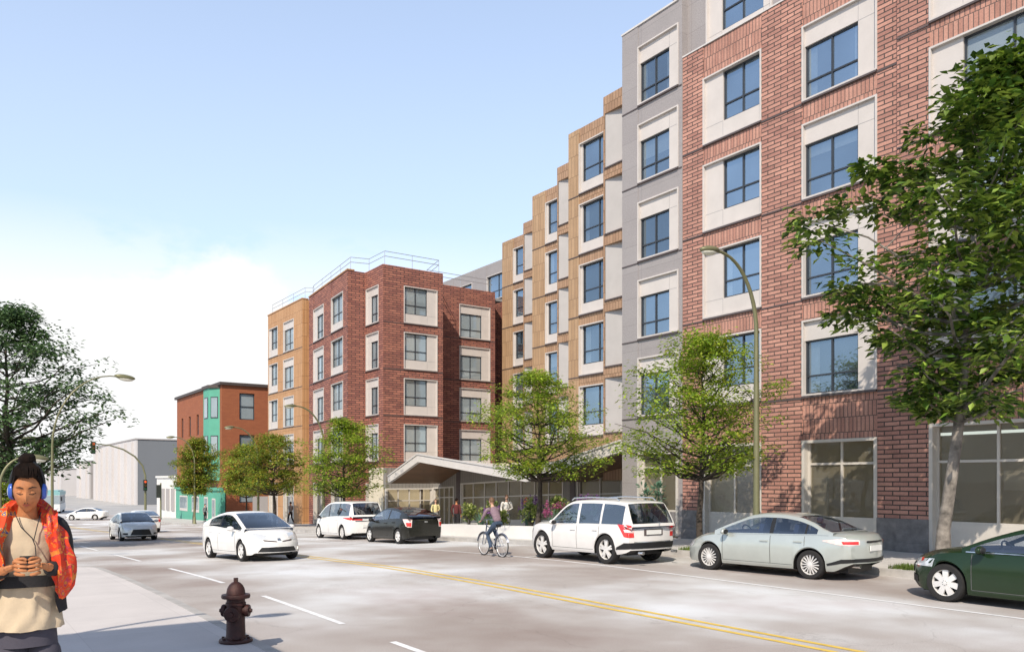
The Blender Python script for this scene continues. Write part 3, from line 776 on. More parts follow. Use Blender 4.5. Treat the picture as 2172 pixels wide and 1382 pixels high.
shopfront(bld, 'Y', 47.5, 23.1, GX, -1.1, 1.7, 4, .9, -.7, set_back=.05, name='glazed_wall')
inn = MB()
inn.box(29.6, 29.8, 26, 50, -1.6, 3.3); inn.box(GX + .4, 29.6, 49.4, 49.6, -1.6, 3.0); inn.box(23.1, GX + .4, 49.9, 50.0, -1.6, 3.0); inn.box(23.1, 23.2, 47.9, 49.9, -1.6, 3.0)
inn.box(GX + .36, 29.6, 27.4, 27.5, -1.2, 3.3)
inn.box(28.7, 28.9, 5.0, 21.7, .1, 3.75); inn.box(23.25, 28.7, 5.0, 5.1, .1, 3.75); inn.box(23.25, 28.7, 24.3, 24.4, .1, 3.75)
build_split(inn, 'interior_wall', M['interior_wall'], bld)
fl = MB(); fl.box(23.0, 28.7, 5.1, 24.3, .02, .12); fl.box(GX + .2, 29.6, 27.5, 49.4, -.55, -.45, 0, sl)
build_split(fl, 'interior_floor', M['interior_floor'], bld)
ce = MB(); ce.box(23.25, 28.7, 5.1, 24.3, 3.85, 3.95); ce.box(GX + .36, 29.6, 27.5, 49.4, 3.0, 3.1, 0, sl)
build_split(ce, 'interior_ceiling', M['interior_wall'], bld)
fx = MB()
fx.box(26.2, 26.3, 14.4, 15.6, 2.15, 2.75); fx.box(25.6, 26.4, 13.9, 15.9, 2.95, 3.02); fx.box(26.8, 26.9, 10.9, 12.3, 1.9, 2.5)
for y in (9.7, 10.15, 11.3): fx.box(26.6, 26.7, y, y + .08, .12, 2.5)
fx.box(26.6, 26.7, 9.7, 11.4, 2.5, 2.6); fx.box(27.4, 27.5, 9.0, 9.8, .12, 2.9); fx.box(27.6, 27.7, 19, 19.9, .12, 2.3)
build_split(fx, 'interior_partition', M['interior_white'], bld)
cyp = [(25.14, 3.82), (31.8, 2.58), (42.6, 3.72), (46.5, 2.45)]
cn = MB(); so = MB()
for (ya, za), (yb, zb) in zip(cyp[:-1], cyp[1:]):
    cn.add([(x, y, z + o_) for x in (22.75, 22.95) for y, z in ((ya, za), (yb, zb)) for o_ in (-.45, 0)],
           [(0, 1, 3, 2), (4, 6, 7, 5), (1, 5, 7, 3), (0, 2, 6, 4), (0, 4, 5, 1), (2, 3, 7, 6)])
    cn.add([(x, y, z + o_) for x in (22.95, GX + .2) for y, z in ((ya, za), (yb, zb)) for o_ in (-.44, -.34)],
           [(0, 1, 3, 2), (4, 6, 7, 5), (1, 5, 7, 3), (0, 2, 6, 4), (0, 4, 5, 1), (2, 3, 7, 6)])
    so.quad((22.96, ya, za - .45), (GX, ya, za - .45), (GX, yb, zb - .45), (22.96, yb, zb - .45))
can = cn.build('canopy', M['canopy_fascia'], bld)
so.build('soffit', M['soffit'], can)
tr_ = MB()
for (ya, za), (yb, zb) in zip(cyp[:-1], cyp[1:]):
    tr_.add([(x, y, z + o_) for x in (22.70, 22.76) for y, z in ((ya, za), (yb, zb)) for o_ in (-.03, .04)],
            [(0, 1, 3, 2), (4, 6, 7, 5), (1, 5, 7, 3), (0, 2, 6, 4), (0, 4, 5, 1), (2, 3, 7, 6)])
tr_.build('edge_trim', M['frame_light'], can)

# ---- lower block beyond the forecourt
lb = thing('apartment_building', 'five storey dark red and amber brick block with a glass roof railing', 'building', (26, 55, -1.2))
bp, bs, bl, ap, asn = MB(), MB(), MB(), MB(), MB()
LT = 16.6
rowsL = [(3.5 + 3.12 * k, 3.5 + 3.12 * k + 2.5) for k in range(4)]
facade(lb, 'Y', 50.2, 24.2, 28.8, 2.2, LT, [dict(u=(25.75, 28.35), rows=rowsL, m=(0, .72, .58, 0), pane='pane2')], bp, bs, bl)
facade(lb, 'Y', 53.0, 28.8, 35.0, 2.2, LT, [dict(u=(31.8, 34.55), rows=rowsL, m=(0, .68, 0, .62), pane='pane2')], bp, bs, bl)
bp.box(28.4, 28.795, 50.6, 53.0, -1, LT - .01); bp.box(35.0, 38, 55, 55.3, 1.5, LT); bp.box(34.6, 34.99, 53.4, 55.3, 1.5, LT - .01)
facade(lb, 'X', 24.2, 50.6, 53.0, 2.0, LT, [dict(u=(50.85, 52.85), rows=rowsL, m=(0, .62, 0, .55), pane='pane2')], bp, bs, bl)
skew = lambda p: (p[0] + .1 * (p[1] - 53.0), p[1], p[2])
XF[0] = skew; kp, ks, kl = MB(), MB(), MB()
facade(lb, 'X', 22.9, 53.0, 62.8, 2.0, LT, [dict(u=(54.0, 56.8), rows=rowsL, m=(.2, 0, .52, 0), pane='pane2'), dict(u=(58.7, 61.5), rows=rowsL, m=(0, .7, 0, .58), pane='pane2')], kp, ks, kl)
for a, b in ((53.0, 54.0), (56.8, 58.7), (61.5, 62.8)): ub(kp, 'X', 22.9, a, b, zg(a) - 1.0, 2.0, -.4, 0)
for a, b in ((54.0, 56.8), (58.7, 61.5)): shopfront(lb, 'X', 22.9, a, b, zg(a) + .1, 2.0, 2, zg(a) + 2.4, zg(a) + .5, glass='rail_glass')
build_split(kp, 'brick_wall', M['brick2'], lb); build_split(ks, 'spandrel', M['brick2'], lb); build_split(kl, 'sill_shadow_ledge', M['ledge'], lb)
pk = MB(); pk.box(22.85, 23.4, 52.95, 62.85, LT, LT + .08); pk.build('parapet_cap', M['plank2'], lb)
XF[0] = None
bp.box(22.905, 24.6, 52.6, 53.0, -1.8, LT - .01) if False else None
bp.box(23.3, 24.2, 52.99, 53.35, -1.8, LT - .012)
bp.box(24.3, 24.7, 62.7, 63.5, -1.8, LT - .01)
facade(lb, 'X', 23.6, 63.5, 71.9, 2.0, LT, [dict(u=(65.4, 67.9), rows=rowsL, m=(.2, 0, 0, .6), pane='pane2'), dict(u=(69.3, 71.6), rows=rowsL, m=(0, .35, .58, 0), pane='pane2')], ap, ap, bl, rec=.0)
ap.box(24.0, 24.8, 63.49, 63.9, -2, LT - .012)
# piers and shopfronts at street level
def ground_floor(pl, spans, shops, mbx):
    for a, b in spans: ub(mbx, 'X', pl, a, b, zg(a) - 1.0, 2.0, -.4, 0)
    for a, b in shops: shopfront(lb, 'X', pl, a, b, zg((a + b) / 2) + .12, 2.0, 2, zg((a + b) / 2) + 2.4, zg((a + b) / 2) + .5, glass='rail_glass')
ground_floor(24.2, [(50.2, 50.85), (52.85, 53.0)], [(50.85, 52.85)], bp)
ground_floor(23.6, [(63.5, 65.4), (67.9, 69.3), (71.6, 71.9)], [(65.4, 67.9), (69.3, 71.6)], ap)
inw = MB(); inw.box(25.4, 25.5, 50.9, 71.9, -2.4, 2.0); inw.build('interior_wall', M['white_wall'], lb)
ub(bp, 'Y', 50.2, 24.2, 24.6, zg(50) - 1.0, 2.2, -.4, 0); ub(bp, 'Y', 50.2, 24.6, 28.8, 1.9, 2.2, -.4, 0); ub(bp, 'Y', 53.0, 28.8, 35, 1.6, 2.2, -.4, 0)
build_split(bp, 'brick_wall', M['brick2'], lb); build_split(bs, 'spandrel', M['brick2'], lb); build_split(ap, 'amber_wall', M['plank2'], lb); build_split(bl, 'sill_shadow_ledge', M['ledge'], lb)
pc = MB()
pc.box(23.55, 24.1, 63.45, 71.95, LT, LT + .08)
build_split(pc, 'parapet_cap', M['plank2'], lb)
rr = MB(); rr.box(24.5, 36, 53.5, 71.8, LT - .5, LT - .3); rr.box(24.7, 28.3, 50.7, 53.5, LT - .5, LT - .3); build_split(rr, 'roof', M['roofing'], lb)
rl = MB(); gls = MB()
path = [(23.9, 71.6), (23.9, 63.7), (24.4, 63.3), (24.2, 62.6), (23.2, 53.2), (24.45, 52.9), (24.45, 50.45), (28.6, 50.45), (29.2, 53.25), (34.9, 53.25)]
for (xa, ya), (xb, yb) in zip(path[:-1], path[1:]):
    for z in (LT + .62, LT + .95): rl.tube([(xa, ya, z), (xb, yb, z)], .022, 6)
    L_ = math.hypot(xb - xa, yb - ya); k_ = max(1, int(L_ / 2))
    for k in range(k_):
        x, y = lerp(xa, xb, k / k_), lerp(ya, yb, k / k_); rl.tube([(x, y, LT - .1), (x, y, LT + .97)], .018, 6)
rail = rl.build('roof_railing', M['rail'], lb)

# ---- old brown corner building with its mint bay
ob = thing('corner_building', 'brown brick corner building with mint green bay and ground floor', 'building', (24, 90, -1.9))
w = MB()
X0, X1, Y0, Y1, ZB, ZC = 22.5, 32, 82.4, 101, -2.6, 11.5
def wall_holes(mb, axis, plane, u0, u1, v0, v1, holes, th=.4):
    us = sorted(set([u0, u1] + [h[0] for h in holes] + [h[1] for h in holes])); vs = sorted(set([v0, v1] + [h[2] for h in holes] + [h[3] for h in holes]))
    for a, b in zip(us[:-1], us[1:]):
        run = None
        for c, d in zip(vs[:-1], vs[1:]):
            hole = any(h[0] <= a and b <= h[1] and h[2] <= c and d <= h[3] for h in holes)
            if hole:
                if run: ub(mb, axis, plane, a, b, run[0], run[1], -th, 0); run = None
            else: run = (run[0], d) if run else (c, d)
        if run: ub(mb, axis, plane, a, b, run[0], run[1], -th, 0)
side = [(24.2, 25.7, 5.9 - 4.1 * k + 2.3, 5.9 - 4.1 * k + 4.9) for k in range(3)] + [(27.2, 28.7, 8.2 - 4.1 * k, 10.8 - 4.1 * k) for k in range(0)]
street = [(u, u + .9, z, z + 2.2) for u in (91.2, 94.6, 98) for z in (7.0, 3.3)]
wall_holes(w, 'Y', Y0, X0 + .4, X1, ZB, ZC, side); wall_holes(w, 'X', X0, Y0, Y1, 1.2, ZC, street)
w.box(X1 - .4, X1, Y0 + .4, Y1, ZB, ZC - .01); w.box(X0 + .4, X1 - .4, Y1 - .4, Y1, ZB, ZC - .01)
w.build('wall', M['brown'], ob)
for h in side + street:
    ax, pl = ('Y', Y0) if h in side else ('X', X0)
    q = MB(); q.quad(P3(ax, pl, h[0], h[2], -.22), P3(ax, pl, h[1], h[2], -.22), P3(ax, pl, h[1], h[3], -.22), P3(ax, pl, h[0], h[3], -.22))
    fr = MB()
    for a, b, c, d in ((h[0], h[0] + .08, h[2], h[3]), (h[1] - .08, h[1], h[2], h[3]), (h[0] + .08, h[1] - .08, h[2], h[2] + .08), (h[0] + .08, h[1] - .08, h[3] - .08, h[3]), (h[0] + .08, h[1] - .08, (h[2] + h[3]) / 2 - .03, (h[2] + h[3]) / 2 + .03)):
        ub(fr, ax, pl, a, b, c, d, -.26, -.12)
    wn = fr.build('window', M['frame_dark'], ob); q.build('pane', M['pane2'], wn, recalc=False)
cr = MB(); cr.box(X0 - .25, X1 + .2, Y0 - .25, Y1 + .2, ZC, ZC + .28); cr.build('cornice', M['cornice'], ob)
bay = MB()
def bay_pts(z): return [(X0, 83.1, z), (X0 - .85, 83.8, z), (X0 - .85, 85.9, z), (X0, 86.6, z)]
b0, b1 = bay_pts(2.2), bay_pts(11.25)
bay.add(b0 + b1, [(0, 1, 5, 4), (1, 2, 6, 5), (2, 3, 7, 6), (3, 0, 4, 7), (4, 5, 6, 7), (3, 2, 1, 0)])
bo = bay.build('bay', M['green'], ob)
bt = MB(); t0, t1 = [(x - .15 if x < X0 else x, y + (-.15 if i < 2 else .15), z) for i, (x, y, z) in enumerate(bay_pts(11.25))], None
bt.add(t0 + [(x, y, z + .3) for x, y, z in t0], [(0, 1, 5, 4), (1, 2, 6, 5), (2, 3, 7, 6), (3, 0, 4, 7), (4, 5, 6, 7), (3, 2, 1, 0)])
bt.build('bay_cornice', M['cornice'], bo)
for z in (8.3, 4.5):
    for a, b in ((0, 1), (1, 2)):
        p, q = Vector(b0[a]), Vector(b0[b]); d = (q - p); n_ = Vector((d.y, -d.x, 0)).normalized()
        if n_.x > 0: n_ = -n_
        A, B = p + d * .16, p + d * .84
        q_ = MB(); q_.quad(*[(v.x + n_.x * .03, v.y + n_.y * .03, zz) for v, zz in ((A, z), (B, z), (B, z + 2.1), (A, z + 2.1))])
        wn = q_.build('window', M['frame_dark'], bo, recalc=False)
        A2, B2 = p + d * .22, p + d * .78
        q_ = MB(); q_.quad(*[(v.x + n_.x * .05, v.y + n_.y * .05, zz) for v, zz in ((A2, z + .1), (B2, z + .1), (B2, z + 2.0), (A2, z + 2.0))])
        q_.build('pane', M['pane2'], wn, recalc=False)
gf = MB(); gf.box(X0 - .12, X0 + .3, Y0 - .1, Y1, ZB, 1.2); gf.box(X0 - .3, X0 + .1, Y0 - .15, Y1, 1.2, 1.5); build_split(gf, 'shop_base', M['green'], ob)
for (a, b, lo, hi) in ((84.2, 85.4, -1.7, .4), (87.0, 88.4, -1.7, .5), (90.5, 93.5, -1.2, .5), (95.5, 99, -1.2, .5)):
    q_ = MB(); ub(q_, 'X', X0 - .12, a, b, lo, hi, 0, .04); dr = q_.build('shop_window', M['white_panel'], ob)
    q_ = MB(); ub(q_, 'X', X0 - .12, a + .15, b - .15, lo + .3, hi - .15, .04, .05); q_.build('pane', M['pane2'], dr)
dq = MB(); dq.box(25.5, 27.4, Y0 - .06, Y0 + .02, ZB, .6); dq.build('garage_door', M['far_mid'], ob)
# low white wall building beside it
lw = MB(); lw.box(22.6, 30, 101.6, 112.4, -2.9, 2.5); lw.box(22.45, 30.1, 101.5, 112.5, 2.5, 2.75)
lwo = thing('low_building', 'low white rendered building beside the mint corner building', 'building', (23, 107, -2.6))
lw.build('wall', M['white_wall'], lwo)
q_ = MB()
for a in (102.6, 105.2, 107.8): q_.box(22.5, 22.62, a, a + 1.6, -1.4, 1.2)
build_split(q_, 'shutter', M['far_mid'], lwo)

# ---- pale blocks far down the street
def far_block(name, label, x0, x1, y0, y1, z0, z1, street='far_light', end='far_dark', ribs=0):  # pale street face and dark end put light and shade into colour
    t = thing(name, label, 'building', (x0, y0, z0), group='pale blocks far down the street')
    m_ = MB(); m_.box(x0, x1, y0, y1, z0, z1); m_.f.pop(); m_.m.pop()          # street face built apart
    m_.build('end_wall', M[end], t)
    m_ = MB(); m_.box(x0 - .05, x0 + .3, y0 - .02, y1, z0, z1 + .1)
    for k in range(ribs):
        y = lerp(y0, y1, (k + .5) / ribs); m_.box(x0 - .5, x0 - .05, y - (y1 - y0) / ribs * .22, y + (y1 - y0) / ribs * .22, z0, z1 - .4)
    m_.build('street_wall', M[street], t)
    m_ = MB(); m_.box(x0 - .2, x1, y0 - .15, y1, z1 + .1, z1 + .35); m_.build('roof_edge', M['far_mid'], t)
far_block('office_block', 'tall grey block with pale ribbed street face behind the signal mast', 31, 60, 173, 226, -3, 10.0, ribs=7)
far_block('office_block', 'lower mid grey block between the ribbed block and the bus', 31.5, 60, 238, 262, -3, 7.0, end='far_mid', ribs=2)
far_block('office_block', 'palest low block farthest down the street', 30, 60, 285, 330, -3, 5.5, end='far_light', ribs=3)
far_block('office_block', 'pale distant block closing the left side of the street', -40, -12, 240, 330, -3, 5.0, end='far_light')

# ---- unseen house behind the viewpoint, shaped to shade one strip of pavement
hs = thing('shade_townhouse', 'narrow brown town house added out of view to shade the left pavement', 'building', (-7, 3.6, .2))
h_ = MB(); h_.box(-12, -4.98, 2.3, 5.0, -.2, 10); h_.build('wall', M['brown'], hs)
h_ = MB(); h_.box(-12.1, -4.9, 2.2, 5.1, 10, 10.2); h_.build('roof', M['roofing'], hs)
h_ = MB()
for z in (1.2, 4.2, 7.2): h_.box(-5.0, -4.95, 3.1, 4.2, z, z + 1.7)
build_split(h_, 'window', M['pane2'], hs)

# ---- planter wall in the forecourt
pl = MB(); gsl = lambda y: zg(y) - zg(22)
for a, b in zip(frange(21.5, 33.2, 1.3)[:-1], frange(21.5, 33.2, 1.3)[1:]):
    pl.box(18.95, 19.2, a, b, zg(22) - .1, zg(22) + .66, 0, gsl)
pl.box(19.2, 20.9, 33.0, 33.2, zg(22) - .1, zg(22) + .655, 0, gsl)
plo = pl.build('planter_wall', M['white_wall']); tag(plo, 'low white planter wall along the forecourt pavement', 'planter')
so_ = MB()
for a, b in zip(frange(21.5, 33.0, 1.3)[:-1], frange(21.5, 33.0, 1.3)[1:]): so_.box(19.2, 20.9, a, b, zg(22) - .1, zg(22) + .58, 0, gsl)
so_.build('soil', M['bark'], plo)
# ------------------------------------------------------------------ trees
def tree(name, label, loc, h, crown_z, rx, seed, leafm, barkm, n_clump, per, leaf, trunk_r, group=None, shape='layer', clump_r=.55, wob=.12, top_r=.25, bend=None, fork=.22):
    rnd = random.Random(seed)
    t = thing(name, label, 'tree', loc, 0, group)
    tb = MB(); cb = MB()
    # leader
    pts = []; x = y = 0.0; n = 12
    for i in range(n + 1):
        f = i / n; z = f * h * .95
        pts.append(Vector((x, y, z)))
        x += rnd.uniform(-wob, wob) * (.5 + f); y += rnd.uniform(-wob, wob) * (.5 + f)
        x *= .9; y *= .9
    if bend:
        for p in pts: o = bend(p.z / h); p.x += o[0]; p.y += o[1]
    rad = [max(.018, trunk_r * (1 - .9 * (i / n)) * (1.35 if i == 0 else 1)) for i in range(n + 1)]
    pts[0].z = -.15
    tb.tube(pts, rad, 9)
    def at(z):
        f = max(0, min(.999, z / (h * .95))) * n; i = int(f); return pts[i].lerp(pts[i + 1], f - i), rad[i]
    def prof(f):                                              # crown radius by height fraction
        if shape == 'layer': return (.62 + .42 * math.sin(PI * min(1, f * 1.25 + .08))) if f < .55 else max(.12, 1.02 * (1 - ((f - .55) / .5) ** 1.5) + .02)
        if shape == 'round': return math.sqrt(max(.02, 1 - (2 * f - .95) ** 2)) * .98
        return max(.08, math.sin(PI * (f * .86 + .12))) * 1.0
    tips = []
    nl = max(12, n_clump // 3)
    for k in range(nl):
        f = ((k + rnd.random() * .8) / nl); zt = crown_z + (h - crown_z) * f
        a = k * 2.39996 + rnd.uniform(-.4, .4); rr = rx * prof(f) * rnd.uniform(.62, 1.08)
        z0 = max(crown_z * .88, zt - rr * rnd.uniform(.25, .6)); p0, r0 = at(z0)
        p3 = Vector((p0.x + rr * math.cos(a), p0.y + rr * math.sin(a), zt + rnd.uniform(-.1, .1)))
        p1 = p0.lerp(p3, .33) + Vector((rnd.uniform(-.12, .12), rnd.uniform(-.12, .12), -.10 * rr * .4)); p2 = p0.lerp(p3, .68) + Vector((rnd.uniform(-.15, .15), rnd.uniform(-.15, .15), .05))
        br = max(.012, min(r0 * .55, .012 + rr * trunk_r * fork))
        tb.tube([p0, p1, p2, p3], [br, br * .75, br * .5, br * .18], 6)
        tips.append((p3, 1.0)); tips.append((p2, .9))
        for s in range(2):
            b_ = p1.lerp(p2, rnd.random()); q = b_ + Vector((rnd.uniform(-1, 1), rnd.uniform(-1, 1), rnd.uniform(.0, .55))) * (rr * .38)
            tb.tube([b_, b_.lerp(q, .5) + Vector((0, 0, .05)), q], [br * .45, br * .32, br * .12], 5); tips.append((q, .85))
    rnd.shuffle(tips)
    for i, (c, s) in enumerate(tips[:n_clump]):
        cr = clump_r * s * rnd.uniform(.65, 1.25)
        for j in range(int(per * rnd.uniform(.55, 1.35) * s)):
            u = rnd.random() ** .5; a = rnd.uniform(0, 2 * PI); zz = rnd.gauss(0, .22)
            p = c + Vector((math.cos(a) * u * cr, math.sin(a) * u * cr, zz * cr))
            d = Vector((math.cos(a) + rnd.uniform(-.7, .7), math.sin(a) + rnd.uniform(-.7, .7), rnd.uniform(-.75, .35))).normalized()
            sd = d.cross(Vector((rnd.uniform(-.5, .5), rnd.uniform(-.5, .5), 1))).normalized()
            l = leaf * rnd.uniform(.65, 1.3); w = l * .27
            up = sd.cross(d) * (w * .35)
            cb.add([p, p + d * l * .45 + sd * w + up, p + d * l, p + d * l * .45 - sd * w + up], [(0, 1, 2), (0, 2, 3)] if leaf > .13 else [(0, 1, 2, 3)])
    tb.build('trunk', barkm, t, local=True, smooth=60)
    cb.build('crown', leafm, t, local=True, recalc=False)
    return t

def gz(y): return zg(y) + .15
G = 'young street trees along the apartment pavement'
tree('broadleaf_tree', 'large dark green tree with mottled trunk before the rose brick wall', (18.75, 9.75, gz(9.7)), 11.6, 3.8, 3.25, 11, M['leaf_near'], M['bark2'], 150, 125, .24, .155, shape='oval', clump_r=.66,
     bend=lambda f: (.12 * math.sin(f * 11) + 1.15 * f * f, .2 * math.sin(f * 9 + 1) - .85 * f * f), fork=.16)
tree('street_tree', 'yellow green street tree in front of the grey corner panels', (18.75, 17.15, gz(17.1)), 6.35, 2.35, 2.5, 5, M['leaf_street'], M['bark'], 180, 130, .12, .105, G, clump_r=.56, bend=lambda f: (0, .10 * math.sin(f * 14)))
tree('street_tree', 'yellow green street tree rising from the flower planter by the canopy', (19.4, 26.3, zg(26) + .55), 6.1, 2.1, 2.5, 23, M['leaf_street'], M['bark'], 180, 130, .12, .115, G, clump_r=.55, bend=lambda f: (.10 * math.sin(f * 12), .12 * math.sin(f * 11)))
tree('street_tree', 'street tree rising behind the white minivan', (18.7, 44.0, gz(44)), 6.3, 2.15, 2.25, 37, M['leaf_street'], M['bark'], 180, 95, .15, .11, G, clump_r=.58, bend=lambda f: (.1 * math.sin(f * 10), .1 * math.sin(f * 9)))
tree('street_tree', 'olive street tree before the amber end of the lower block', (18.7, 55.7, gz(55.7)), 6.3, 2.5, 2.5, 41, M['leaf_autumn'], M['bark'], 180, 90, .17, .13, G, clump_r=.62, bend=lambda f: (.15 * math.sin(f * 8), .1))
tree('street_tree', 'olive street tree before the bare side wall of the brown building', (18.9, 62.3, gz(62.3)), 6.0, 2.4, 2.0, 43, M['leaf_autumn'], M['bark'], 200, 85, .17, .08, G, clump_r=.6)
tree('street_tree', 'round headed olive tree in front of the mint ground floor', (18.7, 77.3, gz(77)), 7.6, 2.7, 2.05, 59, M['leaf_autumn'], M['bark'], 240, 95, .19, .13, G, shape='round', clump_r=.6)
tree('broadleaf_tree', 'big loose green tree behind the woman with headphones', (2.45, 39.0, gz(39)), 9.7, 2.9, 4.3, 71, M['leaf_cool'], M['bark'], 240, 95, .20, .17, shape='oval', clump_r=.72, bend=lambda f: (.12 * math.sin(f * 8), 0), fork=.2)
tree('broadleaf_tree', 'low yellow green tree at the far left edge of the view', (1.6, 48.5, gz(48)), 4.6, 1.2, 2.2, 77, M['leaf_street'], M['bark'], 200, 90, .17, .12, shape='round', clump_r=.6)

# ------------------------------------------------------------------ street lamps
def lamp(label, loc, h, arm, ang, pole_r=.085, group='curved arm street lamps'):
    t = thing('street_lamp', label, 'street lamp', loc, ang, group)
    p = MB(); rise = arm * 1.15
    path = [(0, 0, -.1), (0, 0, .5), (0, 0, h * .5), (0, 0, h - rise)]
    rad = [pole_r * 1.25, pole_r * 1.1, pole_r * .9, pole_r * .72]
    for k in range(1, 13):
        a = PI / 2 * k / 12 * 1.06
        path.append((arm * .86 * (1 - math.cos(a)), 0, h - rise + rise * math.sin(a))); rad.append(lerp(pole_r * .72, pole_r * .42, k / 12))
    p.tube(path, rad, 10); p.lathe([(pole_r * 2.2, -.1), (pole_r * 2.2, .06), (pole_r * 1.5, .16), (pole_r * 1.35, .55), (pole_r * 1.1, .6)], 14)
    p.build('pole', M['pole'], t, local=True, smooth=50)
    e = Vector(path[-1]); hd = MB()
    T = Matrix.Translation((e.x + .22, 0, e.z + .0)) @ Matrix.Rotation(R(6), 4, 'Y')
    hd.ball((0, 0, 0), (.36, .15, .10), 12, mat=Matrix(), mi=0)
    hd.v = [tuple(T @ Vector(v)) for v in hd.v]
    ho = hd.build('lamp_head', M['pole'], t, local=True, smooth=60)
    ln = MB(); ln.ball((0, 0, 0), (.27, .125, .09), 12); T2 = T @ Matrix.Translation((.03, 0, -.055)); ln.v = [tuple(T2 @ Vector(v)) for v in ln.v]
    ln.build('lens', M['lamp_glass'], ho, local=True, smooth=60)
    return t
lamp('tall street lamp arching before the rose brick wall', (18.45, 14.9, gz(14.9)), 8.1, 1.75, PI)
lamp('street lamp beside the amber end of the lower block', (18.5, 46.3, gz(46.3)), 7.2, 1.9, PI)
lamp('street lamp in front of the brown corner building', (18.5, 58.5, gz(58.5)), 7.0, 1.9, PI)
lamp('farthest street lamp against the dark end wall of the grey block', (18.4, 76.0, gz(76)), 7.6, 1.9, PI)
lamp('street lamp crossing the crown of the big left tree', (3.2, 33.0, gz(33)), 6.3, 2.25, 0, .05)
lamp('unseen street lamp added behind the viewpoint to shadow the left pavement', (-4.2, 7.6, zs(7.6)), 7.6, 2.0, 0)  # out of view, added for the thin shadow it throws
lamp('short street lamp showing beside the head of the woman', (1.5, 30.2, zg(30)), 3.3, .8, 0, .06)

# ------------------------------------------------------------------ traffic signals
def sig_head(parent, x, y, z, ang, s=1.0):
    T = Matrix.Translation((x, y, z)) @ Matrix.Rotation(ang, 4, 'Z') @ Matrix.Diagonal((s, s, s, 1))
    b = MB(); b.obox(T, .17, .12, .52)
    for k in (-1, 0, 1):
        b.lathe([(.12, 0), (.125, .14)], 12, T @ Matrix.Translation((0, -.12, .33 * k)) @ Matrix.Rotation(PI / 2, 4, 'X'))
    o = b.build('signal_head', M['sig_dark'], parent, local=True)
    for k, mm in ((1, 'sig_red'), (0, 'sig_amber'), (-1, 'sig_green')):
        l = MB(); l.lathe([(.001, .03), (.11, .02), (.11, 0)], 12, T @ Matrix.Translation((0, -.12, .33 * k)) @ Matrix.Rotation(PI / 2, 4, 'X'))
        l.build('signal_light', M[mm], o, local=True)
    return o
t = thing('traffic_signal', 'traffic signal on a long curved mast arm at the far crossing', 'traffic signal', (22.4, 118.5, zg(118) + .15))
p = MB(); path = [(0, 0, -.1), (0, 0, 3.2), (0, 0, 5.2), (-.35, 0, 6.5), (-1.3, 0, 7.7), (-2.7, 0, 8.6), (-4.3, 0, 9.1), (-6.2, 0, 9.3)]
p.tube(path, [.17, .15, .13, .12, .11, .10, .08, .07], 10); p.build('mast_arm', M['pole'], t, local=True, smooth=60)
sig_head(t, -6.3, -.2, 8.75, 0, 1.5); sig_head(t, -.1, -.3, 3.9, 0, 1.4)
t = thing('traffic_signal', 'dark traffic signal on a straight post beside the low white building', 'traffic signal', (19.7, 96.0, zg(96) + .15))
p = MB(); p.tube([(0, 0, -.1), (0, 0, 4.0)], [.09, .075], 10); p.build('post', M['pole'], t, local=True, smooth=60)
sig_head(t, -.25, -.1, 3.1, PI, 1.35)
t = thing('traffic_signal', 'traffic signal hanging below the leaves of the big left tree', 'traffic signal', (2.6, 62, zg(62) + .15))
p = MB(); p.tube([(0, 0, -.1), (0, 0, 4.6), (.3, 0, 5.6), (1.4, 0, 6.1), (2.6, 0, 6.2)], [.11, .1, .09, .08, .06], 10); p.build('mast_arm', M['pole'], t, local=True, smooth=60)
sig_head(t, 2.7, -.15, 5.6, 0, 1.2)

# ------------------------------------------------------------------ hydrant
HX, HY = 3.08, 10.64
hy = thing('fire_hydrant', 'dark rusty red fire hydrant on the shaded pavement by the kerb', 'fire hydrant', (HX, HY, zs(HY)))
SC = .93
def sc(pr): return [(r * SC, z * SC) for r, z in pr]
b = MB(); b.lathe(sc([(.001, 0), (.215, 0), (.225, .02), (.215, .045), (.14, .055), (.135, .08), (.128, .09), (.122, .30), (.122, .50), (.135, .505), (.135, .54), (.122, .545), (.122, .59)]), 32)
b.build('barrel', M['hydrant'], hy, local=True, smooth=35)
b = MB(); b.lathe(sc([(.115, .585), (.185, .60), (.192, .625), (.185, .65), (.125, .655), (.122, .69), (.112, .735), (.088, .78), (.055, .81), (.035, .82), (.001, .822)]), 32)
bn = b.build('bonnet', M['hydrant'], hy, local=True, smooth=35)
b = MB(); b.lathe(sc([(.032, .815), (.032, .875), (.001, .878)]), 5); b.build('operating_nut', M['hydrant'], bn, local=True)
cam_yaw = math.atan2(.568, .823)
def nozzle(ang, r, l, z):
    T = Matrix.Translation((0, 0, z * SC)) @ Matrix.Rotation(ang, 4, 'Z') @ Matrix.Rotation(PI / 2, 4, 'Y')
    b = MB(); b.lathe(sc([(r * .85, .08), (r * .85, l - .05), (r * 1.12, l - .05), (r * 1.15, l - .02), (r * 1.05, l), (r * .4, l + .006), (r * .35, l + .035), (.001, l + .037)]), 20, T)
    b.build('nozzle_cap', M['hydrant'], hy, local=True, smooth=35)
nozzle(-cam_yaw, .075, .185, .43); nozzle(PI - cam_yaw, .075, .185, .43); nozzle(-PI / 2 - cam_yaw, .095, .19, .40)
for k in range(8):
    a = k * PI / 4 + .2
    b = MB(); b.lathe(sc([(.02, .0), (.02, .03), (.001, .031)]), 6, Matrix.Translation((.172 * SC * math.cos(a), .172 * SC * math.sin(a), .044 * SC))); b.build('bolt', M['hydrant'], hy, local=True)

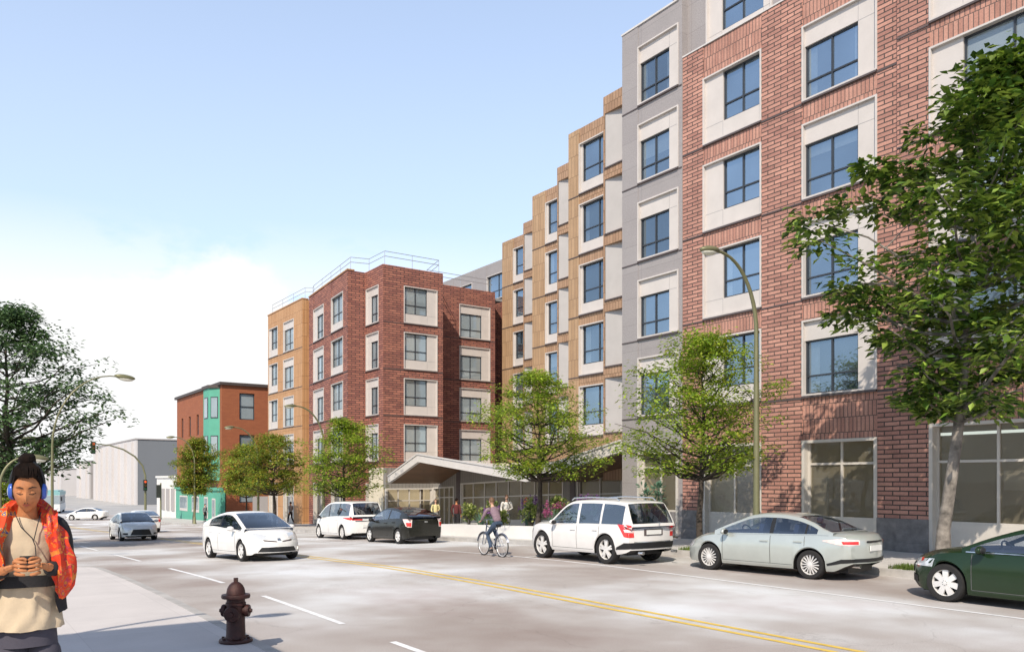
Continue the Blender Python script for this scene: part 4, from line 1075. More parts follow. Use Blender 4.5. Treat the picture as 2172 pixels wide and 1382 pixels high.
# ------------------------------------------------------------------ planter plants
def leaf_cluster(mb, rnd, c, r, n, l, w=.35, up=.2, mi=0):
    for j in range(n):
        v = Vector((rnd.gauss(0, 1), rnd.gauss(0, 1), rnd.gauss(0, 1) + .25)).normalized()
        p = Vector(c) + Vector((v.x * r, v.y * r, v.z * r * 1.05)) * rnd.uniform(.5, 1)
        d = (v + Vector((rnd.uniform(-.6, .6), rnd.uniform(-.6, .6), up + rnd.uniform(-.4, .4)))).normalized(); s = d.cross(Vector((rnd.uniform(-.4, .4), rnd.uniform(-.4, .4), 1))).normalized()
        L = l * rnd.uniform(.6, 1.2); W = L * w
        mb.add([p, p + d * L * .5 + s * W, p + d * L, p + d * L * .5 - s * W], [(0, 1, 2, 3)], mi)
def shrub(label, x, y, h, seed, flower=None):
    rnd = random.Random(seed); z = zg(y) + .62 + .1 - .2
    t = thing('flowering_shrub' if flower else 'shrub', label, 'shrub', (x, y, z), 0, 'plants in the low white planter')
    f = MB(); st = MB()
    for k in range(9):
        a = rnd.uniform(0, 2 * PI); rr = rnd.uniform(.05, .32) * h; c = (rr * math.cos(a), rr * math.sin(a), rnd.uniform(.3, .92) * h)
        st.tube([(0, 0, -.05), (c[0] * .5, c[1] * .5, c[2] * .6), c], [.015, .011, .005], 5)
        leaf_cluster(f, rnd, c, .19 * h, 60, .13)
    st.build('stem', M['bark'], t, local=True); f.build('foliage', M['leaf_shrub'], t, local=True, recalc=False)
    return t
def spiky(label, x, y, h, seed, petal=None):
    rnd = random.Random(seed); z = zg(y) + .5
    t = thing('flowering_plant' if petal else 'grass_clump', label, 'plant', (x, y, z), 0, 'plants in the low white planter')
    f = MB(); spikes = []
    for k in range(70):
        a = rnd.uniform(0, 2 * PI); ln = h * rnd.uniform(.5, 1.0); o = rnd.uniform(.1, .45) * h
        p0 = Vector((math.cos(a) * .06, math.sin(a) * .06, 0)); p1 = p0 + Vector((math.cos(a) * o * .4, math.sin(a) * o * .4, ln * .6)); p2 = p0 + Vector((math.cos(a) * o, math.sin(a) * o, ln))
        s = Vector((-math.sin(a), math.cos(a), 0)) * .014
        f.add([p0 - s, p0 + s, p1 + s * .8, p1 - s * .8, p2], [(0, 1, 2, 3), (3, 2, 4)])
        if petal and k % 4 == 0: 
            pb = MB(); spikes.append(pb); leaf_cluster(pb, rnd, p2 + Vector((0, 0, h * .08)), .05 * h, 16, .07, .45); leaf_cluster(pb, rnd, p2 + Vector((0, 0, h * .2)), .035 * h, 12, .06, .45)
    f.build('foliage', M['leaf_spiky'], t, local=True, recalc=False)
    for pb in spikes: pb.build('flower_spike', M[petal], t, local=True, recalc=False)
shrub('leafy shrub at the far end of the planter', 19.7, 32.0, .95, 1)
shrub('leafy shrub beside the man in the pale top', 20.2, 31.2, 1.05, 2)
spiky('blue green grass clump beside the man in the pale top', 19.45, 30.6, .75, 3)
spiky('purple flowers in front of the red haired woman', 19.5, 29.7, .8, 4, 'petal_purple')
shrub('low shrub in front of the cyclist handlebar', 19.4, 28.9, .7, 5)
spiky('tall purple flower spikes between cyclist and planter tree', 19.9, 27.6, 1.15, 6, 'petal_purple')
shrub('full leafy shrub at the foot of the planter tree', 19.55, 26.95, 1.1, 7)
shrub('second leafy shrub right of the planter tree trunk', 19.9, 25.6, 1.25, 8)
spiky('pink flowers above the bonnet of the white SUV', 19.4, 25.3, .95, 9, 'petal_pink')
spiky('blue green grass clump behind the bonnet of the white SUV', 19.8, 24.5, 1.05, 10)
spiky('purple flowers seen through the windows of the white SUV', 19.6, 23.3, 1.15, 11, 'petal_purple')
def pot_plant(label, x, y, seed):
    rnd = random.Random(seed); t = thing('leafy_plant', label, 'plant', (x, y, gz(y)), 0)
    f = MB(); st = MB()
    for k in range(7):
        a = rnd.uniform(0, 6.28); q = (math.cos(a) * .3, math.sin(a) * .3, rnd.uniform(1.2, 1.9)); st.tube([(0, 0, 0), (q[0] * .4, q[1] * .4, q[2] * .6), q], [.015, .012, .005], 5); leaf_cluster(f, rnd, q, .18, 30, .22, .22)
    st.build('stem', M['bark'], t, local=True); f.build('foliage', M['leaf_spiky'], t, local=True, recalc=False)
pot_plant('tall leafy plant before the grey corner shopfront', 22.3, 23.0, 3)

# grass verge at the kerb
rnd = random.Random(8); g = MB()
for k in range(5200):
    x = rnd.uniform(18.15, 18.95); y = rnd.choice([rnd.uniform(13.4, 17.6), rnd.uniform(8.4, 10.9)])
    a = rnd.uniform(0, 6.28); h = rnd.uniform(.05, .13); s = Vector((math.cos(a), math.sin(a), 0)) * .012; p = Vector((x, y, gz(y)))
    g.add([p - s, p + s, p + Vector((rnd.uniform(-.05, .05), rnd.uniform(-.05, .05), h))], [(0, 1, 2)])
tag(g.build('grass', M['grass'], recalc=False), 'short grass in the tree pits along the right kerb', 'grass', kind='stuff')
# ------------------------------------------------------------------ patches laid on a surface
def patch_mesh(mb, bvh, d, lower, upper, rows=3, off=.008, mi=0, sub=3):
    """lower/upper: lists of (a, z); a runs along the horizontal axis across direction d"""
    d = Vector(d).normalized(); ax = Vector((-d.y, d.x, 0)).normalized() if abs(d.z) < .9 else Vector((1, 0, 0))
    vt = Vector((0, 0, 1)) if abs(d.z) < .9 else Vector((0, 1, 0))
    L, U = [], []
    sub = max(sub, int(max(abs(P[i + 1][0] - P[i][0]) for P in (lower, upper) for i in range(len(P) - 1)) / .05) + 1)
    for P, Q in ((lower, L), (upper, U)):
        for i in range(len(P) - 1):
            for k in range(sub): Q.append((lerp(P[i][0], P[i + 1][0], k / sub), lerp(P[i][1], P[i + 1][1], k / sub)))
        Q.append(P[-1])
    grid = []
    for r in range(rows + 1):
        row = []
        for (a0, z0), (a1, z1) in zip(L, U):
            a, z = lerp(a0, a1, r / rows), lerp(z0, z1, r / rows)
            o = ax * a + vt * z - d * 6
            hit, nrm, idx, dist = bvh.ray_cast(o, d)
            row.append(hit - d * off if hit is not None else None)
        grid.append(row)
    pts = []; idx = {}
    for r, row in enumerate(grid):
        for c, p in enumerate(row):
            if p is not None: idx[(r, c)] = len(pts); pts.append(p)
    fs = []
    for r in range(rows):
        for c in range(len(L) - 1):
            k = [(r, c), (r, c + 1), (r + 1, c + 1), (r + 1, c)]
            if all(q in idx for q in k):
                vs = [pts[idx[q]] for q in k]
                if max((vs[i] - vs[(i + 1) % 4]).length for i in range(4)) < .2: fs.append(tuple(idx[q] for q in k))
    if fs: mb.add(pts, fs, mi)

def bvh_of(*mbs):
    v = []; f = []
    for m in mbs:
        o = len(v); v += [Vector(p) for p in m.v]; f += [tuple(i + o for i in q) for q in m.f]
    return BVHTree.FromPolygons(v, f)

# ------------------------------------------------------------------ cars (local: +Y forward, on the ground)
def make_wheel(parent, x, y, r, w, style, name='wheel'):
    s = 1 if x > 0 else -1
    e = empty_part(name, parent, (x, y, r))
    T = Matrix.Rotation(s * PI / 2, 4, 'Y')                   # local +z points outwards
    t = MB(); h = w / 2
    t.lathe([(r * .66, -h), (r * .93, -h), (r * .985, -h * .8), (r, -h * .45), (r, h * .45), (r * .985, h * .8), (r * .93, h), (r * .80, h * 1.02), (r * .70, h * .96), (r * .67, h * .6)], 32, T)
    t.build('tyre', M['tyre'], e, local=True, smooth=40)
    ri = r * .70; m_ = MB()
    m_.lathe([(ri * .92, -h * .6), (ri * .93, h * .2), (ri * .95, h * .7), (ri * 1.0, h * .86), (ri * 1.02, h * .92), (ri * 1.0, h * .70)], 32, T)
    if style in ('cover', 'five'):
        m_.lathe([(.001, h * .86), (ri * .26, h * .84), (ri * .30, h * .74), (ri * .6, h * .70), (ri * .92, h * .62)] if style == 'cover' else [(.001, h * .82), (ri * .2, h * .8), (ri * .24, h * .6), (.001, h * .58)], 24, T)
    nsp, wd = {'five': (5, .15), 'multi': (16, .045), 'seven': (7, .20), 'cover': (0, 0), 'ten': (10, .09)}[style]
    for k in range(nsp):
        a = 2 * PI * k / nsp
        for dd in ((-.17, .17) if style == 'five' else (0,)):
            RR = T @ Matrix.Rotation(a + dd, 4, 'Z')
            w0, w1 = (wd * .8, wd * .55) if style == 'five' else (wd * .85, wd * 1.15)
            z0, z1, th = h * .84, h * .72, h * .35
            pts = [(ri * .12, -w0 * ri, z0), (ri * .12, w0 * ri, z0), (ri * .97, w1 * ri, z1), (ri * .97, -w1 * ri, z1)]
            P = [RR @ Vector(p) for p in pts] + [RR @ Vector((p[0], p[1], p[2] - th)) for p in pts]
            m_.add(P, [(0, 1, 2, 3), (7, 6, 5, 4), (0, 4, 5, 1), (1, 5, 6, 2), (2, 6, 7, 3), (3, 7, 4, 0)])
    if nsp and style != 'five': m_.lathe([(.001, h * .92), (ri * .2, h * .9), (ri * .24, h * .7), (ri * .24, h * .3)], 20, T)
    rim = m_.build('rim', M['alloy'], e, local=True, smooth=30)
    g = MB(); g.lathe([(.001, h * .1), (ri * .93, h * .08)], 24, T)
    g.build('brake_disc', M['alloy_gap'], rim, local=True)
    if style in ('cover', 'seven'):
        q = MB()
        for k in range(5 if style == 'cover' else 7):
            a = 2 * PI * (k + .5) / (5 if style == 'cover' else 7); rr_ = ri * (.62 if style == 'cover' else .17)
            q.lathe([(.001, h * (.73 if style == 'cover' else .93)), (ri * (.14 if style == 'cover' else .03), h * (.72 if style == 'cover' else .925))], 10, T @ Matrix.Translation((rr_ * math.cos(a), rr_ * math.sin(a), 0)))
        q.build('wheel_hole', M['alloy_gap'], rim, local=True)
    return e

def car(name, label, loc, rz, S, paint, group=None):
    t = thing(name, label, S.get('cat', 'car'), loc, rz, group)
    L, W, H = S['L'], S['W'], S['H']; hl = L / 2; hw = W / 2
    yr, yf, r = S['yr'], S['yf'], S['r']; ra = S.get('ra', r + .055)
    sill = S.get('sill', .21); beltf = lambda y: interp(S['belt'], y); deck = lambda y: interp(S['deck'], y)
    roof = S['roof']; yb, yc = roof[0][0], roof[-1][0]; roofz = lambda y: interp(roof, y)
    wplan = lambda y: hw * interp(S.get('plan', [(-hl, .86), (-hl + .15, .94), (-hl + .6, .985), (-.4, 1), (hl - 1.0, .985), (hl - .35, .93), (hl - .1, .87), (hl, .82)]), y)
    low = lambda y: interp(S.get('low', [(-hl, sill + .12), (-hl + .12, sill + .05), (-hl + .5, sill), (hl - .5, sill), (hl - .12, sill + .01), (hl, sill + .07)]), y)
    bowf, bowr = S.get('bowf', .22), S.get('bowr', .12)
    ends = [0, .02, .05, .1, .17, .26]
    st = set([round(v, 4) for v in frange(-hl + .3, hl - .3, .07)] + [-hl + e for e in ends] + [hl - e for e in ends])
    for wy in (yr, yf):
        for k in range(-10, 11): st.add(round(wy + ra * math.sin(k * PI / 20), 4))
    for a, b in S['windows']: st.add(a); st.add(b)
    for v in S['doors']: st.add(v)
    st.add(yb); st.add(yc); st.add(S['ws_top']); st.add(S['rw_top'])
    st = sorted(st); q = [st[0]]
    for v in st[1:]:
        if v - q[-1] > .006: q.append(v)
    st = q
    def bow(p, w):
        x, y, z = p; s = max(0, 1 - (x / max(w, .01)) ** 2)
        if y > hl - 1.0: y += bowf * (s - 1) * smooth01((y - hl + 1.0) / 1.0) 
        if y < -hl + .8: y -= bowr * (s - 1) * smooth01((-hl + .8 - y) / .8)
        return (x, y, z)
    def shrink(y):                                            # rounding at both ends
        e = min(hl - y, y + hl); return 0 if e > .26 else (1 - e / .26) ** 2.2
    def arch(y):
        z = 0
        for wy in (yr, yf):
            dd = abs(y - wy)
            if dd < ra: z = max(z, r * .96 + math.sqrt(max(0, ra * ra - dd * dd)))
        return z
    def section(y):
        w = wplan(y); zt, zb = deck(y), beltf(y); zt = max(zt, zb + .004); k = shrink(y)
        zl = low(y); zt -= .05 * k; zb -= .07 * k; ws = w * S.get('shoulder', .93)
        za = arch(y); zl2 = max(zl, za)
        zm = lerp(zl, zb, .60)
        pts = [(0, zt), (.45 * ws, zt - .01 * (zt - zb + .2)), (.8 * ws, lerp(zt, zb, .3)), (ws, zb), (w * .978, zb - .07), (w * (1 - .02 * k), zm), (w * (.99 - .03 * k), lerp(zl, zm, .5)), (w * (.975 - .06 * k), zl + .06), (w * .95 - .03 * k, zl), (w * .95 - .26, zl)]
        out = []
        for i, (x, z) in enumerate(pts):
            if i >= 4: z = max(z, zl2 + (.012 * (8 - i) if i < 8 else 0)) if za > zl else z
            if za > zl and 4 <= i <= 8: x = max(x, w * .965) + .012 * (1 if i >= 6 else 0)
            out.append((x, z))
        return out, w
    body = MB(); secs = [section(y) for y in st]; n = 10
    ring = []
    for y, (pt, w) in zip(st, secs):
        row = []
        for s in (-1, 1):
            for x, z in pt: row.append(len(body.v)); body.v.append(bow((s * x, y, z), w))
        ring.append(row)
    doorMB = [MB() for _ in range(2 * (len(S['doors']) - 1))]
    def face(q, mi): body.f.append(q); body.m.append(mi)
    for j in range(len(st) - 1):
        ym = (st[j] + st[j + 1]) / 2
        for s in range(2):
            for i in range(n - 1):
                a, b, c, d = ring[j][s * n + i], ring[j + 1][s * n + i], ring[j + 1][s * n + i + 1], ring[j][s * n + i + 1]
                mi = 1 if i == 8 else (2 if (i < 3 and yb + .05 < ym < yc - .05) else (3 if i in (6, 7) and S.get('clad') and ym < S['clad'] else 0))
                dn = None
                if 3 <= i <= 6 and mi == 0:
                    for k in range(len(S['doors']) - 1):
                        if S['doors'][k] < ym < S['doors'][k + 1]: dn = 2 * k + s
                if dn is not None: doorMB[dn].add([body.v[v] for v in (a, b, c, d)], [(0, 1, 2, 3)])
                else: face((a, b, c, d), mi)
    # end caps
    for j, fl in ((0, 0), (len(st) - 1, 1)):
        pt, w = secs[j]; cols = [-1, -.8, -.45, 0, .45, .8, 1]
        idx = {}
        for rr in range(3, 9):
            for ci, cc in enumerate(cols):
                x, z = pt[rr]
                if rr == 3:
                    k = {0: 0, .45: 1, .8: 2, 1: 3}[abs(cc)]; x2, z = pt[k]; X = math.copysign(x2, cc) if cc else 0
                else: X = cc * x
                idx[(rr, ci)] = len(body.v); body.v.append(bow((X, st[j], z), w))
        for rr in range(3, 8):
            for ci in range(len(cols) - 1): face((idx[(rr, ci)], idx[(rr, ci + 1)], idx[(rr + 1, ci + 1)], idx[(rr + 1, ci)]), 0)
    # greenhouse
    wr = S.get('wroof', .68) * hw
    gh = {'paint': MB(), 'side': {}, 'ws': MB(), 'rw': MB()}
    gst = [y for y in st if yb - .001 <= y <= yc + .001]
    rows = []
    for y in gst:
        zb = beltf(y) - .004; zr = max(roofz(y), zb + .002); h = zr - zb
        wb = wplan(y) * S.get('shoulder', .93) * .985; f = min(1, h / (H - zb)); we = lerp(wb, wr * interp([(yb, .94), (0, 1), (yc, .97)], y), f ** 1.1)
        cr_ = .05 * f
        z1 = min(zb + .03, zr - cr_); z2 = max(z1, zr - cr_ - .055); wx = lambda z: lerp(wb, we, ((z - zb) / max(h - cr_, .01)) ** 1.25 if z > zb else 0)
        zmid = lerp(z1, z2, .5)
        pt = [(wb, zb), (wx(z1), z1), (wx(zmid), zmid), (wx(z2), z2), (we, zr - cr_), (we * .93, zr - cr_ * .45), (we * .55, zr - cr_ * .06), (0, zr)]
        rows.append((y, pt, z2 - z1))
    def gp(k, i, s):
        y, pt, _ = rows[k]; x, z = pt[i]
        bw = S.get('wsbow', .16) * smooth01((y - S['ws_top']) / max(.1, yc - S['ws_top'])) * (1 - (x / hw) ** 2) if y > S['ws_top'] else 0
        br = -.10 * smooth01((S['rw_top'] - y) / max(.1, S['rw_top'] - yb)) * (1 - (x / hw) ** 2) if y < S['rw_top'] else 0
        return (s * x, y + bw + br, z)
    for k in range(len(rows) - 1):
        ym = (rows[k][0] + rows[k + 1][0]) / 2; gl = min(rows[k][2], rows[k + 1][2])
        for s in (-1, 1):
            for i in range(7):
                P = [gp(k, i, s), gp(k + 1, i, s), gp(k + 1, i + 1, s), gp(k, i + 1, s)]
                tgt = gh['paint']; mi = 0
                if i in (1, 2):
                    for wi, (a, b) in enumerate(S['windows']):
                        if a < ym < b and max(rows[k][2], rows[k + 1][2]) > .03:
                            tgt = gh['side'].setdefault((wi, s), MB())
                    if tgt is gh['paint'] and S['windows'][0][0] < ym < S['windows'][-1][1]: mi = 1 if S.get('black_pillar', True) else 0
                elif i >= 5:
                    if ym > S['ws_top'] and ym < yc - .02: tgt = gh['ws']
                    elif ym < S['rw_top'] and ym > S.get('rw_bot', yb + .05): tgt = gh['rw']
                tgt.add(P, [(0, 1, 2, 3)], mi)
    bm_ = body
    o = len(bm_.v)
    bm_.v += gh['paint'].v
    for f, m in zip(gh['paint'].f, gh['paint'].m): bm_.f.append(tuple(v + o for v in f)); bm_.m.append(1 if m else 0)
    allsurf = bvh_of(body, *doorMB, gh['ws'], gh['rw'], *gh['side'].values())
    bo = body.build('body', [M[paint], M['black'], M['car_interior'], M['black']], t, local=True, smooth=35, weld=.0005)
    gm = M[S.get('glass', 'car_glass')]
    gh['ws'].build('windscreen', gm, t, local=True, smooth=True, weld=.001)
    gh['rw'].build('rear_window', M[S.get('rear_glass', S.get('glass', 'car_glass'))], t, local=True, smooth=True, weld=.001)
    for (wi, s), m_ in gh['side'].items(): m_.build('side_window', M[S.get('side_glass', {}).get(wi, S.get('glass', 'car_glass'))], t, local=True, smooth=True, weld=.001)
    doors = []
    for i, m_ in enumerate(doorMB):
        if m_.v: doors.append((i, m_.build('door', M[paint], t, local=True, smooth=35, weld=.0005)))
    # panel gaps, handles
    for i, dob in doors:
        s = -1 if i % 2 == 0 else 1; k = i // 2; y0, y1 = S['doors'][k], S['doors'][k + 1]
        dirn = (-s, 0, 0); fy = (lambda y: (y * -s))
        g = MB()
        for yy in (y0, y1):
            patch_mesh(g, allsurf, dirn, [(fy(yy) - .006, sill + .1), (fy(yy) + .006, sill + .1)], [(fy(yy) - .006, beltf(yy) - .02), (fy(yy) + .006, beltf(yy) - .02)], 10, .004, 0, 1)
        patch_mesh(g, allsurf, dirn, [(fy(y0), sill + .09), (fy(y1), sill + .09)], [(fy(y0), sill + .10), (fy(y1), sill + .10)], 1, .004, 0, 8)
        g.build('door_gap', M['seam_dark'], dob, local=True)
        hy = y0 + .16; hz = beltf(hy) - .14
        hit = allsurf.ray_cast(Vector((s * 3, hy, hz)), Vector((-s, 0, 0)))[0]
        if hit:
            hd = MB(); hd.box(hit.x - .012 if s > 0 else hit.x - .028, hit.x + .028 if s > 0 else hit.x + .012, hy - .10, hy + .10, hz - .014, hz + .014)
            hd.build('handle', M[S.get('handle', paint)], dob, local=True)
    # underbody
    u = MB(); u.box(-hw + .33, hw - .33, -hl + .35, hl - .4, sill - .03, .62); u.box(-hw * .82, hw * .82, yr + ra + .02, yf - ra - .02, sill - .02, sill + .1); u.build('underbody', M['black'], t, local=True)
    for y in (yr, yf):
        for s in (-1, 1): make_wheel(t, s * (hw - S.get('tw', .215) / 2 - .025), y, r, S.get('tw', .215), S['wheel'])
    # seats, wheel
    for y in S.get('seats', (-.75, .25)):
        for x in (-.38, .38):
            s_ = MB(); zb = beltf(y); s_.obox(Matrix.Translation((x, y, zb - .02)) @ Matrix.Rotation(R(14), 4, 'X'), .23, .055, .26)
            so = s_.build('seat', M['seat_blue'], t, local=True)
            h_ = MB(); h_.ball((x, y - .09, zb + .31), (.13, .05, .09), 8); h_.build('headrest', M['seat_blue'], so, local=True, smooth=True)
    sw = MB(); T = Matrix.Translation((-.36, S.get('wheel_y', .72), beltf(.7) + .03)) @ Matrix.Rotation(R(65), 4, 'X')
    ringp = [T @ Vector((.19 * math.cos(a * PI / 10), .19 * math.sin(a * PI / 10), 0)) for a in range(21)]
    sw.tube(ringp, .016, 6); sw.build('steering_wheel', M['car_interior'], t, local=True)
    ds = MB(); ds.box(-hw * .8, hw * .8, yc - .55, yc - .12, beltf(yc - .4) - .05, beltf(yc - .4) + .03); ds.build('dashboard', M['car_interior'], t, local=True)
    # mirrors
    for s in (-1, 1):
        my = S['mirror_y']; mz = beltf(my) + .06; mx = wplan(my)
        m_ = MB(); m_.ball((s * (mx + .10), my, mz), (.115, .07, .075), 10); m_.tube([(s * mx * .93, my + .02, mz - .07), (s * (mx + .06), my, mz - .04)], [.035, .03], 8)
        mo = m_.build('mirror', M[S.get('mirror', paint)], t, local=True, smooth=60)
        m_ = MB(); m_.ball((s * (mx + .10), my - .05, mz), (.095, .028, .06), 10); m_.build('mirror_glass', M['black'], mo, local=True, smooth=True)
    # lights, plates and trims given as patches
    for nm, mm, pats in S['patches']:
        mb_ = MB()
        for p in pats:
            d, lo, up = p[0], p[1], p[2]; off = p[3] if len(p) > 3 else .008
            patch_mesh(mb_, allsurf, d, lo, up, 5, off)
        if mb_.v: mb_.build(nm, M[mm], t, local=True, smooth=True)
    for fn in S.get('extra', []): fn(t)
    return t

FR, RE, LE, RI = (0, -1, 0), (0, 1, 0), (1, 0, 0), (-1, 0, 0)
# horizontal axis per direction: FR looks along -Y: a = +x ; RE: a = -x ; LE (ray +x, left side): a = +y ; RI: a = -y
def both(fn): return [fn(-1), fn(1)]
def srt(lo, up):                                              # make a ascending
    return (lo, up) if lo[0][0] < lo[-1][0] else (lo[::-1], up[::-1])
def sidep(s, lo, up, off=.008):
    d = LE if s < 0 else RI; k = 1 if s < 0 else -1
    lo, up = srt([(y * k, z) for y, z in lo], [(y * k, z) for y, z in up]); return (d, lo, up, off)
def frontp(s, lo, up, off=.008):
    lo, up = srt([(x * s, z) for x, z in lo], [(x * s, z) for x, z in up]); return (FR, lo, up, off)
def rearp(s, lo, up, off=.008):
    lo, up = srt([(-x * s, z) for x, z in lo], [(-x * s, z) for x, z in up]); return (RE, lo, up, off)
def cornerp(s, cx, cy, lo, up, off=.008, k=.6):
    # lamp wrapped round a rear corner at (+-cx, -cy); lo/up: (distance towards the tail centre, z), negative runs along the flank
    kk = math.sqrt(1 - k * k); a0 = k * cy - kk * cx
    lo, up = srt([(s * (a0 + r), z) for r, z in lo], [(s * (a0 + r), z) for r, z in up])
    return ((-s * k, kk, 0), lo, up, off)
def plate_box(y, z, back=True):
    def f(t):
        b = MB(); b.box(-.26, .26, y - .012, y + .012, z - .058, z + .058); b.build('number_plate', M['plate'], t, local=True)
    return f

# --- white SUV seen from behind
hl = 4.53 / 2
SUV = dict(L=4.53, W=1.84, H=1.70, yr=-1.36, yf=1.40, r=.385, ra=.435, tw=.245, sill=.27, cat='car', wheel='five',
    deck=[(-hl, .98), (-hl + .3, 1.02), (.7, 1.06), (1.0, 1.085), (1.7, 1.055), (2.03, .99), (2.18, .90), (hl, .80)],
    belt=[(-hl, .94), (-hl + .3, 1.03), (-1, 1.03), (.8, 1.0), (1.3, 1.0), (1.8, .97), (2.08, .90), (hl, .74)],
    roof=[(-hl + .02, 1.00), (-hl + .06, 1.10), (-hl + .22, 1.50), (-hl + .30, 1.63), (-1.5, 1.68), (-.6, 1.705), (.02, 1.69), (.30, 1.62), (.82, 1.21), (1.0, 1.07)],
    ws_top=.24, rw_top=-hl + .27, rw_bot=-hl + .055, windows=[(-1.98, -1.18), (-1.10, -.26), (-.16, .84)], doors=[-1.12, -.21, .86], wroof=.78, shoulder=.955, bowr=.10, bowf=.25,
    glass='car_glass', side_glass={0: 'car_glass_dark', 1: 'car_glass_dark'}, black_pillar=False, mirror_y=.70, seats=(-.95, .05), wheel_y=.48,
    plan=[(-hl, .90), (-hl + .12, .955), (-hl + .5, .99), (-.4, 1), (hl - 1.0, .99), (hl - .35, .95), (hl - .1, .89), (hl, .84)],
    patches=[('taillight', 'tail_red', [cornerp(s, .86, hl - .06, [(-.10, .74), (.0, .72), (.17, .72)], [(-.24, 1.06), (.0, 1.05), (.15, 1.03)])]) for s in (-1, 1)] +
        [('taillight_lens', 'tail_clear', [cornerp(s, .86, hl - .06, [(-.08, .86), (.155, .84)], [(-.11, .93), (.15, .915)], .014)]) for s in (-1, 1)] +
        [('rear_bumper', 'black', [(RE, [(-.74, .43), (.74, .43)], [(-.74, .585), (.74, .585)], .016)] + [cornerp(s, .86, hl - .06, [(-.34, .40), (-.1, .42), (.17, .44)], [(-.30, .45), (-.1, .585), (.17, .585)], .018) for s in (-1, 1)]),
         ('bumper_edge', 'chrome', [(RE, [(-.66, .585), (.66, .585)], [(-.66, .61), (.66, .61)], .022)]),
         ('plate_recess', 'ledge', [(RE, [(-.34, .76), (.34, .76)], [(-.34, .93), (.34, .93)], .01)]),
         ('headlight', 'head_lens', [sidep(-1, [(1.95, .72), (2.2, .70)], [(1.8, .86), (2.2, .84)])])],
    extra=[plate_box(-hl - .012, .845)])
def suv_extra(t):
    for s in (-1, 1):
        b = MB(); b.tube([(s * .66, -1.7, 1.66), (s * .66, -1.6, 1.735), (s * .67, -.5, 1.76), (s * .66, .15, 1.735), (s * .655, .25, 1.68)], .02, 8); b.build('roof_rail', M['chrome'], t, local=True, smooth=60)
        b = MB(); b.lathe([(.04, -.08), (.042, .08), (.03, .08), (.03, 0)], 12, Matrix.Translation((s * .6, -hl + .02, .33)) @ Matrix.Rotation(PI / 2, 4, 'X')); b.build('exhaust_pipe', M['chrome'], t, local=True)
    b = MB(); b.tube([(0, -hl - .02, 1.14), (.25, -hl + .11, 1.42)], .012, 6); b.build('rear_wiper', M['black'], t, local=True)
SUV['extra'].append(suv_extra)
def tilt(t, y, d=1.4):
    sl = (zg(y + d) - zg(y - d)) / (2 * d); hd = math.cos(t.rotation_euler.z)
    t.rotation_euler.x = math.atan(sl) * (1 if hd > 0 else -1)
# --- silver sedan
hl = 4.74 / 2
SEDAN = dict(L=4.74, W=1.795, H=1.44, yr=-1.28, yf=1.39, r=.325, ra=.385, sill=.20, wheel='multi',
    deck=[(-hl, .95), (-hl + .12, 1.03), (-1.75, 1.065), (-1.2, 1.03), (.6, .99), (1.0, .985), (1.35, .95), (1.8, .86), (2.15, .74), (hl, .63)],
    belt=[(-hl, .86), (-hl + .15, .97), (-1.6, .985), (-1, .965), (.5, .925), (.95, .905), (1.5, .84), (2.0, .71), (hl, .55)],
    roof=[(-1.78, 1.05), (-1.58, 1.11), (-1.2, 1.29), (-.86, 1.39), (-.4, 1.44), (-.05, 1.44), (.25, 1.405), (.6, 1.27), (1.22, .985)],
    ws_top=.22, rw_top=-.88, rw_bot=-1.70, windows=[(-1.42, -1.18), (-1.13, -.36), (-.26, 1.06)], doors=[-1.16, -.31, .98], wroof=.70, shoulder=.945, bowr=.2, bowf=.34,
    mirror_y=.86, handle='paint_silver', seats=(-.78, .12), wheel_y=.6, low=[(-hl, .40), (-hl + .12, .34), (-hl + .55, .21), (hl - .5, .2), (hl - .12, .2), (hl, .26)],
    patches=[('taillight', 'tail_clear', [cornerp(s, .82, hl - .16, [(-.42, .865), (-.2, .80), (.0, .785), (.26, .80)], [(-.42, .885), (-.2, .925), (.0, .925), (.26, .905)])]) for s in (-1, 1)] +
        [('taillight_lens', 'tail_red', [cornerp(s, .82, hl - .16, [(-.12, .815), (.22, .815)], [(-.14, .875), (.22, .88)], .014)]) for s in (-1, 1)] +
        [('lower_bumper', 'black', [(RE, [(-.66, .43), (.66, .43)], [(-.68, .505), (.68, .505)], .014)] + [cornerp(s, .82, hl - .16, [(-.42, .31), (-.15, .40), (.2, .44)], [(-.44, .34), (-.15, .49), (.2, .505)], .014) for s in (-1, 1)]),
         ('boot_trim', 'black', [(RE, [(-.36, .845), (.36, .845)], [(-.36, .885), (.36, .885)], .012)]),
         ('headlight', 'head_lens', [sidep(-1, [(1.95, .56), (2.22, .52)], [(1.78, .73), (2.18, .64)])])] , extra=[plate_box(-hl + .0, .72)])
def exhaust(x, y, z):
    def f(t):
        b = MB(); b.lathe([(.035, -.1), (.037, .1), (.028, .1), (.026, 0)], 12, Matrix.Translation((x, y, z)) @ Matrix.Rotation(PI / 2, 4, 'X')); b.build('exhaust_pipe', M['chrome'], t, local=True)
    return f
SEDAN['extra'].append(exhaust(-.52, -hl + .2, .33))

